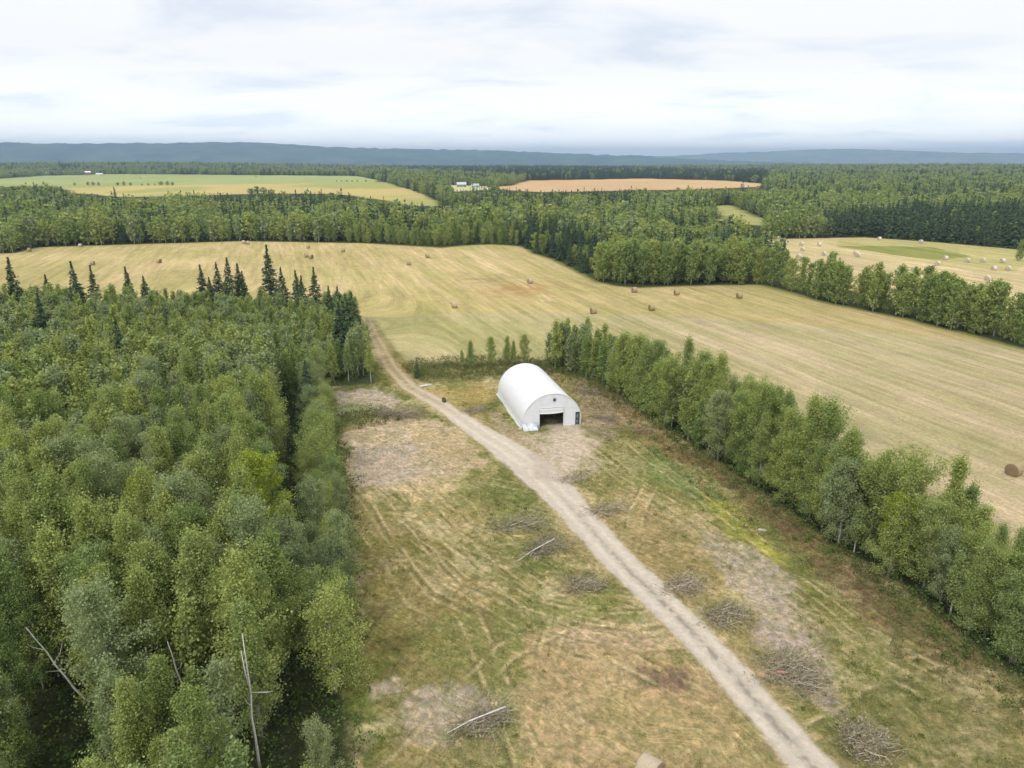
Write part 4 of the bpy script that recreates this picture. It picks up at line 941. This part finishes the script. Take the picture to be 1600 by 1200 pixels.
# ------------------------------------------------------------------ hay bales
def bale_mat(name, col, rings):
    m, nt = newmat(name); o = N(nt, 'ShaderNodeOutputMaterial'); b = N(nt, 'ShaderNodeBsdfPrincipled'); b.inputs['Roughness'].default_value = .9; b.inputs['Specular IOR Level'].default_value = .1
    tc = N(nt, 'ShaderNodeTexCoord'); mpn = N(nt, 'ShaderNodeMapping'); mpn.inputs['Scale'].default_value = (14, 2, 2) if not rings else (1, 9, 9); L(nt, tc.outputs['Object'], mpn.inputs[0])
    if rings:
        n = N(nt, 'ShaderNodeTexWave', wave_type='RINGS', rings_direction='X'); n.inputs['Scale'].default_value = .35; n.inputs['Distortion'].default_value = 3; n.inputs['Detail'].default_value = 3
    else: n = N(nt, 'ShaderNodeTexNoise'); n.inputs['Scale'].default_value = 2; n.inputs['Detail'].default_value = 5
    L(nt, mpn.outputs[0], n.inputs['Vector']); r = N(nt, 'ShaderNodeValToRGB'); r.color_ramp.elements[0].color = (*[c*.72 for c in col], 1); r.color_ramp.elements[1].color = (*[min(.9, c*1.2) for c in col], 1); r.color_ramp.elements[0].position = .25; r.color_ramp.elements[1].position = .75
    L(nt, n.outputs['Fac'], r.inputs[0]); L(nt, r.outputs[0], b.inputs['Base Color']); bm = N(nt, 'ShaderNodeBump'); bm.inputs['Distance'].default_value = .05; L(nt, n.outputs['Fac'], bm.inputs['Height']); L(nt, bm.outputs[0], b.inputs['Normal'])
    L(nt, b.outputs[0], o.inputs[0]); return m
def bale_mesh(seed, wrapcol, endcol):
    rg = np.random.default_rng(seed); m = MB(); K = 36; R0 = .88; Wb = 1.45
    rings = [(-Wb/2+.02, .02), (-Wb/2, .35), (-Wb/2, .62), (-Wb/2+.02, .80), (-Wb/2+.08, R0)]+[(-Wb/2+.08+(Wb-.16)*i/6, R0) for i in range(1, 6)]+[(Wb/2-.08, R0), (Wb/2-.02, .80), (Wb/2, .62), (Wb/2, .35), (Wb/2-.02, .02)]
    V = []
    for i, (xx, r_) in enumerate(rings):
        for k in range(K):
            a = 2*pi*k/K; q = r_*(1+.012*rg.normal()); zz = q*sin(a); V.append((xx+.012*rg.normal(), q*cos(a), max(zz, -R0*.93)+R0*.93))
    F_ = []; M_ = []
    for i in range(len(rings)-1):
        for k in range(K): F_.append((i*K+k, i*K+(k+1) % K, (i+1)*K+(k+1) % K, (i+1)*K+k)); M_.append(0 if 4 <= i < 10 else 1)
    me = mesh('hay_bale', V, F_, [wrapcol, endcol], M_, True); return me
W1, E1 = bale_mat('net_wrapped_hay', (.46, .36, .21), False), bale_mat('bale_end', (.34, .25, .15), True)
W2, E2 = bale_mat('pale_net_wrapped_hay', (.80, .71, .60), False), bale_mat('pale_bale_end', (.62, .52, .40), True)
W3, E3 = bale_mat('straw_net_wrap', (.56, .46, .33), False), bale_mat('straw_bale_end', (.44, .34, .22), True)
BM = [bale_mesh(1, W1, E1), bale_mesh(2, W2, E2), bale_mesh(3, W3, E3)]
BALES = [(1583, 742, 0, .5, 'large brown hay bale in the field behind the near tree row'), (1014, 1217, 1, -.75, 'pale straw bale in the dry grass left of the dirt road'),
 (46, 393, 0, .3, 'hay bale at the far west end of the big field'), (126, 386, 1, .2, 'pale hay bale near the west far edge, right of the westmost bale'), (145, 414, 0, .2, 'brown hay bale behind the back-of-wood spruces, farthest west of the two lower ones'),
 (249, 411, 0, -.3, 'brown hay bale above the wood, east of the westmost spruces'), (381, 381, 1, .1, 'left hay bale of the touching pair against the far forest edge'), (387, 382, 1, .9, 'right hay bale of the touching pair against the far forest edge'),
 (482, 388, 0, .2, 'small hay bale right of the touching pair near the far edge'), (479, 402, 0, .4, 'upper left hay bale of the close pair beyond the tallest spruce'), (486, 404, 0, -.4, 'lower right hay bale of the close pair beyond the tallest spruce'),
 (536, 394, 0, .1, 'hay bale alone above the close pair toward the far edge'), (668, 403, 0, .3, 'upper of two hay bales in the middle of the big field'), (639, 414, 0, .2, 'lower of two hay bales in the middle of the big field'),
 (710, 481, 1, .2, 'hay bale nearest the greenish swaths above the shed'), (828, 443, 1, .5, 'hay bale beside the bare brown patch of the field'), (991, 457, 0, .2, 'hay bale under the hedgerow corner, westmost of three in line'),
 (1057, 461, 0, .1, 'hay bale under the hedgerow block, middle of three in line'), (1155, 466, 0, .1, 'hay bale under the hedgerow block, eastmost of three in line'), (927, 490, 0, .3, 'dark hay bale above the start of the aspen row, left one'), (1018, 485, 0, .2, 'dark hay bale above the start of the aspen row, right one')]
z4 = lambda a, b: (1100+a/3.2, 350+(b+5)/3.2)
RL = ['by the lone spruce at the corner', 'touching the far forest edge near the corner', 'left one of the close pair near the hedgerow', 'right one of the close pair near the hedgerow', 'farther of two one behind the other', 'nearer of two one behind the other', 'just left of the unmown triangle tip', 'south of the unmown triangle tip', 'upper one of the pair hugging the hedgerow', 'lower one of the pair hugging the hedgerow', 'upper left of the touching pair below the triangle', 'lower right of the touching pair below the triangle',
      'above the unmown triangle against the dark pines', 'right of the triangle against the dark pines', 'westmost of the loose three below the triangle', 'nearest of the loose three below the triangle', 'topmost of the loose three below the triangle', 'between the loose three and the triangle corner', 'at the lower corner of the unmown triangle', 'first past the triangle corner in the eastward line', 'second past the triangle corner in the eastward line', 'beside the round bush at the field edge', 'left one of the eastern twosome', 'right one of the eastern twosome', 'upper of the two close above the hedgerow', 'largest one, low in the bale field', 'half hidden by the hedgerow tops']
RB = [(303, 92), (372, 72), (349, 133), (380, 130), (487, 102), (493, 130), (576, 105), (599, 152), (473, 163), (485, 174), (757, 150), (769, 159), (876, 76), (1083, 91), (1045, 231), (1101, 250), (1127, 222), (1167, 202), (1206, 174), (1315, 186), (1393, 186), (1492, 188), (1448, 226), (1519, 227), (1415, 277), (1424, 309), (1345, 331)]
for q, lb in zip(RB, RL): BALES.append((*z4(*q), 1, .6 if q[0] % 2 else .15, 'pale bale in the bale field, '+lb))
for i, (u, v, k, rzb, lb) in enumerate(BALES):
    p = P(u, v); o = link('hay_bale', BM[2 if k and i <= 20 else k], None, (p[0], p[1], float(height(*p))-.02), rzb)
    tag(o, lb, 'hay bale', 'round hay bales in the bale field' if i > 20 else 'round hay bales in the main hay field' if i != 1 else None)
# ------------------------------------------------------------------ brush piles
def brush(u, v, ln, wd, ht, deg, nb_, nleaf, lb, seed, leafm=M_DLEAF):
    rg = np.random.default_rng(seed); m = MB(); tips = []; ht *= .8; nb_ = int(nb_*1.15)
    for i in range(nb_):
        a = rg.normal()*.7+(pi if rg.random() < .25 else 0); l = ln*rg.uniform(.16, .5); x0 = rg.uniform(-.45, .35)*ln; y0 = rg.normal()*wd*.34; z0 = rg.uniform(0, .75)*ht*max(.15, 1-(abs(x0)/(ln*.6))**2-(y0/wd)**2)
        if rg.random() < .2: a += rg.uniform(-1.2, 1.2); l *= .6
        p0 = np.array([x0, y0, z0+.03]); d = np.array([cos(a), sin(a), rg.uniform(-.12, .35)])
        p1 = p0+d*l*.5+rg.normal(size=3)*.08; p2 = p0+d*l+rg.normal(size=3)*.15; p1[2] = max(p1[2], .05); p2[2] = max(p2[2], .05)
        r_ = rg.uniform(.012, .036)*(1.8 if rg.random() < .1 else 1); m.tube([p0, p1, p2], [r_, r_*.7, r_*.35], 3, caps=False); tips += [p2, (p1+p2)/2]
        for k in range(2):
            q = p1+(p2-p1)*rg.uniform(0, 1); e_ = q+d*.4*l*rg.uniform(.3, .8)+rg.normal(size=3)*.22*l**.5; e_[2] = max(e_[2], .05); m.tube([q, e_], [r_*.5, r_*.2], 3, caps=False); tips.append(e_)
    p = P(u, v); rt = root('brush_pile', (p[0], p[1], float(height(*p))-.05), radians(deg), label=lb, cat='brush pile', group='brush piles of cut branches')
    link('branches', m.me('branches', [M_TWIG]), rt)
    tips = np.array(tips); nleaf = int(nleaf*2.0); ci = rg.choice(len(tips), nleaf); pts = tips[ci]+rg.normal(size=(nleaf, 3))*[.22, .22, .14]; pts[:, 2] = np.maximum(pts[:, 2], .06)
    V, Fq = quads(pts, .085, rg); link('wilted_leaves', mesh('wilted_leaves', V, Fq, [leafm]), rt)
brush(620, 650, 7.5, 2.2, 1.3, -8, 220, 300, 'long dark brush heap left of the track, opposite the shed', 11)
brush(742, 642, 4.0, 1.6, .6, 10, 90, 120, 'small low brush heap between the track and the shed', 12)
brush(812, 822, 6.0, 1.9, 1.0, 12, 150, 900, 'green-leaved brush heap left of the road, farther of two neighbours', 13, leafm=M_GREY)
brush(850, 858, 5.2, 1.6, 1.1, 38, 150, 700, 'brush heap with long pale poles pointing down-left, left of the road', 14)
brush(912, 916, 3.6, 1.9, .8, 5, 150, 300, 'compact grey brush heap left of the road below the poles heap', 15)
brush(893, 750, 3.4, 1.6, .6, 10, 80, 150, 'low brown brush heap right of the road junction', 16)
brush(945, 797, 4.4, 1.5, .6, 20, 90, 250, 'thin brush heap right of the road, below the junction heap', 17)
brush(1068, 918, 4.0, 1.8, .9, 15, 150, 350, 'grey brush heap at the right roadside, midway down', 18)
brush(1132, 965, 3.8, 1.8, 1.0, 25, 160, 650, 'leafy brush heap leaning toward the right roadside', 19)
brush(1232, 1052, 4.0, 3.0, 1.3, 10, 320, 1300, 'largest bushy brush heap with pale leaves beside the road', 20)
brush(1350, 1165, 3.2, 2.4, 1.0, 30, 220, 900, 'pale brush heap right of the road, nearest the camera', 21)
brush(755, 1130, 4.0, 1.7, .8, 22, 160, 500, 'brush heap with one long pale pole in the grass by the wood', 22)
brush(942, 654, 4.0, 1.6, .6, -25, 110, 100, 'grey brush heap right of the shed front corner', 23)
brush(915, 612, 5.0, 1.8, .6, -35, 110, 150, 'brush strewn in a low heap along the east side of the shed', 24)
brush(1000, 672, 4.5, 1.2, .5, -35, 60, 100, 'sparse brush heap at the foot of the aspen row near the shed', 25)
for (u, v, l, dg, lb) in ((838, 866, 5.2, 40, 'long pale cut pole lying across the poles brush heap'), (745, 1133, 4.6, 24, 'long pale cut pole lying on the brush heap by the wood')):
    p = P(u, v); m = MB(); m.tube([(-l/2, 0, .25), (-l*.1, .05, .65), (l/2, -.05, .95)], [.035, .05, .07], 6)
    m.tube([(-l*.2, .03, .5), (-l*.42, .5, .45)], [.03, .012], 4); m.tube([(-l*.05, .03, .66), (-l*.25, -.45, .55)], [.03, .012], 4)
    tag(link('cut_pole', m.me('cut_pole', [M_DEAD], True), None, (p[0], p[1], 0), radians(dg)), lb, 'pole', 'pale cut poles on the brush heaps')
# red ribbon bit in the largest heap
p = P(1218, 1062); m = MB(); m.add([(-.7, 0, .72), (-.2, .06, .86), (.3, -.03, .78), (.75, .05, .7), (.75, .02, .55), (.3, -.07, .62), (-.2, .0, .7), (-.7, -.05, .58)], [(0, 1, 6, 7), (1, 2, 5, 6), (2, 3, 4, 5)])
m.V += [(a, b-.02, c) for a, b, c in m.V[:8]]; m.F += [tuple(i+8 for i in f[::-1]) for f in m.F[:3]]; m.M += [0]*3
tag(link('faded_cloth', m.me('faded_cloth', [simple('faded_red', (.55, .26, .24))]), None, (p[0], p[1], 0), .1), 'faded red cloth strip caught on the largest brush heap', 'cloth')
# ------------------------------------------------------------------ dead trees
def dead(name, u, v, z, lean, lb, fork, seed):
    d0 = None; p = P(u, v, z); m = MB(); b = np.array([0, 0, -.3]); tp = np.array([lean[0], lean[1], z])
    n = 8; rg = np.random.default_rng(seed); pts = [b*(1-t)+tp*t+np.array([rg.normal()*.05, rg.normal()*.05, 0]) for t in np.linspace(0, 1, n)]
    m.tube(pts, np.linspace(.11, .025, n), 7)
    rt = root(name, (p[0]-lean[0], p[1]-lean[1], float(height(*p))), 0, label=lb, cat='dead tree')
    link('trunk', m.me('trunk', [M_DEAD], True), rt)
    for (t0, dx, dy, dz, r_) in fork:
        q = b*(1-t0)+tp*t0; m = MB(); e_ = q+[dx, dy, dz]; m.tube([q, (q+e_)/2+[dx*.18, 0, -.05*dz], e_], [r_, r_*.7, r_*.3], 5); link('branch', m.me('branch', [M_DEAD], True), rt)
dead('dead_tree', 380, 990, 11.0, (.15, 0), 'bare white forked snag standing among the nearest aspens', [(.62, -.28, .1, 3.0, .06), (.60, 1.5, -.1, .15, .035), (.5, -.5, .2, .5, .03)], 3)
dead('dead_tree', 40, 980, 7.5, (-3.4, -.4), 'bare grey trunk leaning left out of the near wood', [(.75, -1.3, .2, .35, .03), (.6, .7, .3, 1.5, .035), (.5, -1.2, 0, -.1, .025)], 4)
dead('dead_tree', 262, 1000, 8.0, (-.9, 0), 'thin bare stem well left of the white forked snag', [(.6, -.6, 0, 1.0, .03), (.7, .5, 0, .8, .03)], 5)
# ------------------------------------------------------------------ undergrowth and grass (nobody could count it)
def leafy_stuff(name, px, py, hgt_, n_per, spread, size, tintf, label, cat, upb=.4, aspect=.75, seed=1):
    rg = np.random.default_rng(seed); n = len(px); c = np.repeat(np.column_stack([px, py, height(px, py)]), n_per, 0)
    hh = np.repeat(hgt_, n_per); o = rg.normal(size=(n*n_per, 3)); c[:, 0] += o[:, 0]*spread*hh; c[:, 1] += o[:, 1]*spread*hh; c[:, 2] += np.abs(rg.uniform(.05, 1, n*n_per))*hh
    V, Fq = quads(c, size, rg, up=upb, aspect=aspect); me = mesh(name, V, Fq, [M_GRASS])
    tint = np.repeat(np.repeat(tintf, n_per, 0)*rg.uniform(.8, 1.2, (n*n_per, 1)), 4, 0)
    me.attributes.new('tint', 'FLOAT_COLOR', 'POINT').data.foreach_set('color', np.column_stack([tint, np.ones(len(tint))]).astype(np.float32).ravel())
    return tag(link(name, me), label, cat, kind='stuff')
# shrubs under the edges of the wood and the row
ux, uy = jgrid(-130, 70, 24, 190, 1.5)
dw = psd(ux, uy, WOODP); drn = segdist(ux, uy, ROWNEAR)[0]; side = psd(ux, uy, CLEAR)
k = ((dw < 1.1) & (dw > -6) & (uy < 135)) | ((drn < 2.2)) | ((drn < 4.2) & (side < 0) & (rng.random(len(ux)) < .3)) | ((dw < 0) & (uy < 50)); k &= view_mask(ux, uy, 1, 80)
ux, uy = ux[k], uy[k]; q = rng.uniform(.5, 1.9, len(ux)); mixv = fbm(ux/3, uy/3, 501)[:, None]
tint = np.array([.09, .15, .045])*(1-mixv)+np.array([.16, .21, .06])*mixv
leafy_stuff('undergrowth', ux, uy, q, 46, .30, .11, tint, 'leafy green undergrowth at the feet of the wood and the aspen row', 'undergrowth', seed=2)
# weeds behind the shed
wx, wy = jgrid(-40, 40, 90, 200, .9); wd1 = psd(wx, wy, poly([(640, 560), (860, 556), (935, 572), (905, 592), (850, 585), (760, 592), (650, 600), (625, 585)]))
wd2 = psd(wx, wy, poly([(525, 650), (600, 635), (640, 655), (560, 672)]))
k = (wd1 < (fbm(wx/3.5, wy/3.5, 507)-.62)*9) & (rng.random(len(wx)) < .8) | (wd2 < 0); wx, wy = wx[k], wy[k]; mixv = fbm(wx/4, wy/4, 502)[:, None]
leafy_stuff('tall_weeds', wx, wy, rng.uniform(.4, 1.1, len(wx)), 30, .4, .10, np.array([.13, .16, .05])*(1-mixv)+np.array([.20, .19, .08])*mixv, 'tall green weeds behind the shed and by the track', 'weeds', seed=3)
wx, wy = jgrid(-10, 75, 40, 135, .8); dn = segdist(wx, wy, ROWNEAR)[0]; k = (psd(wx, wy, CLEAR) < 0) & (dn < 7.5) & (rng.random(len(wx)) < np.clip(1.25-dn/8, 0, 1)*np.clip(fbm(wx/4, wy/4, 505)*2-.3, .15, 1)) & view_mask(wx, wy, 0, 40)
wx, wy = wx[k], wy[k]; mixv = smooth(.35, .65, fbm(wx/3, wy/3, 506))[:, None]
leafy_stuff('dry_weeds', wx, wy, rng.uniform(.3, .9, len(wx)), 22, .45, .085, np.array([.26, .185, .115])*(1-mixv)+np.array([.18, .19, .075])*mixv, 'brown and green weeds along the foot of the aspen row', 'weeds', seed=6)
wx, wy = jgrid(-40, 75, 32, 135, 1.15, .5); k = (psd(wx, wy, CLEAR) < -.3) & view_mask(wx, wy, 0, 40) & (segdist(wx, wy, ROAD)[0] > 2.8) & (segdist(wx, wy, SPUR)[0] > 4.2)
gv = ground_col(wx, wy); lx = (wx-mid[0])*ax[0]+(wy-mid[1])*ax[1]; ly = (wx-mid[0])*ay[0]+(wy-mid[1])*ay[1]
k &= ~((np.abs(lx) < R2+.8) & (ly > -1.5) & (ly < Ln+.5)) & (rng.random(len(wx)) < np.clip((fbm(wx/5, wy/5, 508)-.42)*4, .05, .8)*np.clip((gv[:, 1]/gv[:, 0]-.80)*5, .12, 1))
wx, wy, gv = wx[k], wy[k], gv[k]; print('clumps', len(wx))
leafy_stuff('weed_clumps', wx, wy, rng.uniform(.16, .50, len(wx)), 34, .7, .06, gv*np.array([.66, .86, .55])*rng.uniform(.7, 1.25, (len(wx), 1)), 'scattered low weed clumps in the rough grass of the clearing', 'weeds', seed=8)
# rough grass over the clearing, taking the colour of the ground it stands on
gx, gy = jgrid(-45, 75, 30, 150, .26, .5); k = (psd(gx, gy, CLEAR) < .4) & view_mask(gx, gy, 0, 40); gx, gy = gx[k], gy[k]
dR = segdist(gx, gy, ROAD, ROADW); k = (dR[0] > dR[2]/2+.25) & (segdist(gx, gy, SPUR, SPURW)[0] > 2.2); gx, gy = gx[k], gy[k]
lx = (gx-mid[0])*ax[0]+(gy-mid[1])*ax[1]; ly = (gx-mid[0])*ay[0]+(gy-mid[1])*ay[1]; k = ~((np.abs(lx) < R2+.3) & (ly > -.3) & (ly < Ln+.3)); gx, gy = gx[k], gy[k]
gc_ = ground_col(gx, gy); green = gc_[:, 1]/(gc_[:, 0]+1e-6); lum = gc_.mean(1)
k = rng.random(len(gx)) < np.clip((green-.72)*3.2, .15, 1)*np.clip(fbm(gx/2.5, gy/2.5, 503)*2.4-.45, .12, 1); gx, gy, gc_ = gx[k], gy[k], gc_[k]
gh = .10+.62*fbm(gx/2.5, gy/2.5, 504)**2*rng.uniform(.5, 1.4, len(gx))
print('tufts', len(gx))
leafy_stuff('grass', gx, gy, gh, 8, .6, .075, gc_*rng.uniform(.75, 1.4, (len(gx), 1))*np.array([1.04, 1.05, .95]), 'rough tufted grass over the clearing', 'grass', upb=.2, aspect=.3, seed=4)
# ------------------------------------------------------------------ far farm buildings
def farmhouse(u, v, w_, d_, h_, rz, roofc, wallc, lb, big=False, name='farmhouse'):
    p = P(u, v); rt = root(name, (p[0], p[1], float(height(*p))), rz, label=lb, cat='house' if name == 'farmhouse' else 'barn')
    m = MB(); m.box(-w_/2, w_/2, -d_/2, d_/2, -.5, h_)
    m.add([(-w_/2, -d_/2, h_), (-w_/2, d_/2, h_), (-w_/2, 0, h_+d_*.28), (w_/2, -d_/2, h_), (w_/2, d_/2, h_), (w_/2, 0, h_+d_*.28)], [(0, 2, 1), (3, 4, 5)])
    link('wall', m.me('wall', [simple('farm_wall', wallc)]), rt)
    m = MB(); o = .6; rh = h_+d_*.28
    for s in (-1, 1): m.add([(-w_/2-o, s*(d_/2+o), h_-.25), (w_/2+o, s*(d_/2+o), h_-.25), (w_/2+o, 0, rh+.15), (-w_/2-o, 0, rh+.15), (-w_/2-o, s*(d_/2+o), h_-.05), (w_/2+o, s*(d_/2+o), h_-.05), (w_/2+o, 0, rh+.38), (-w_/2-o, 0, rh+.38)], [(0, 1, 2, 3), (4, 5, 6, 7), (0, 1, 5, 4), (0, 3, 7, 4), (1, 2, 6, 5)])
    link('roof', m.me('roof', [simple('farm_roof', roofc, noise=.05)]), rt)
    for k in range(3): m = MB(); m.box(-w_/3+k*w_/3-.6, -w_/3+k*w_/3+.6, -d_/2-.06, -d_/2+.02, 1.1, 2.3); link('window', m.me('window', [M_GLASS]), rt)
    m = MB(); m.box(w_/2-2.0, w_/2-.9, -d_/2-.08, -d_/2+.02, 0, 2.1); link('door', m.me('door', [M_DARK]), rt)
farmhouse(721, 292, 13, 10, 3.6, .15, (.6, .62, .66), (.3, .32, .36), 'white-roofed farm building among the trees by the brown field', name='barn')
farmhouse(743, 293, 10, 8, 2.8, -.2, (.5, .5, .52), (.4, .53, .5), 'low pale farmhouse right of the white-roofed farm building')
farmhouse(683, 288, 8, 6, 3, 0, (.75, .78, .82), (.6, .6, .6), 'tiny pale cabin left of the white-roofed farm building')
farmhouse(137, 273, 14, 11, 6, .9, (.85, .85, .85), (.38, .2, .17), 'far house with a white gable at the rim of the green field')
farmhouse(156, 274, 16, 8, 3, 0, (.8, .78, .74), (.7, .66, .6), 'long low white house at the rim of the green field')
farmhouse(75, 273, 18, 9, 4, 0, (.75, .75, .74), (.66, .62, .56), 'westmost pale house at the rim of the green field')
# ------------------------------------------------------------------ haze
HZ = 1.1e-4
m, nt = newmat('haze'); o = N(nt, 'ShaderNodeOutputMaterial'); pv = N(nt, 'ShaderNodeVolumePrincipled'); pv.inputs['Color'].default_value = (.53, .745, 1.0, 1); pv.inputs['Density'].default_value = HZ; pv.inputs['Anisotropy'].default_value = .1
L(nt, pv.outputs[0], o.inputs['Volume'])
mb = MB(); mb.box(-19000, 19000, -3000, 19500, -420, 275)
hz = link('haze', mb.me('haze', [m])); tag(hz, kind='stuff', label='pale blue haze in the far air', cat='haze')
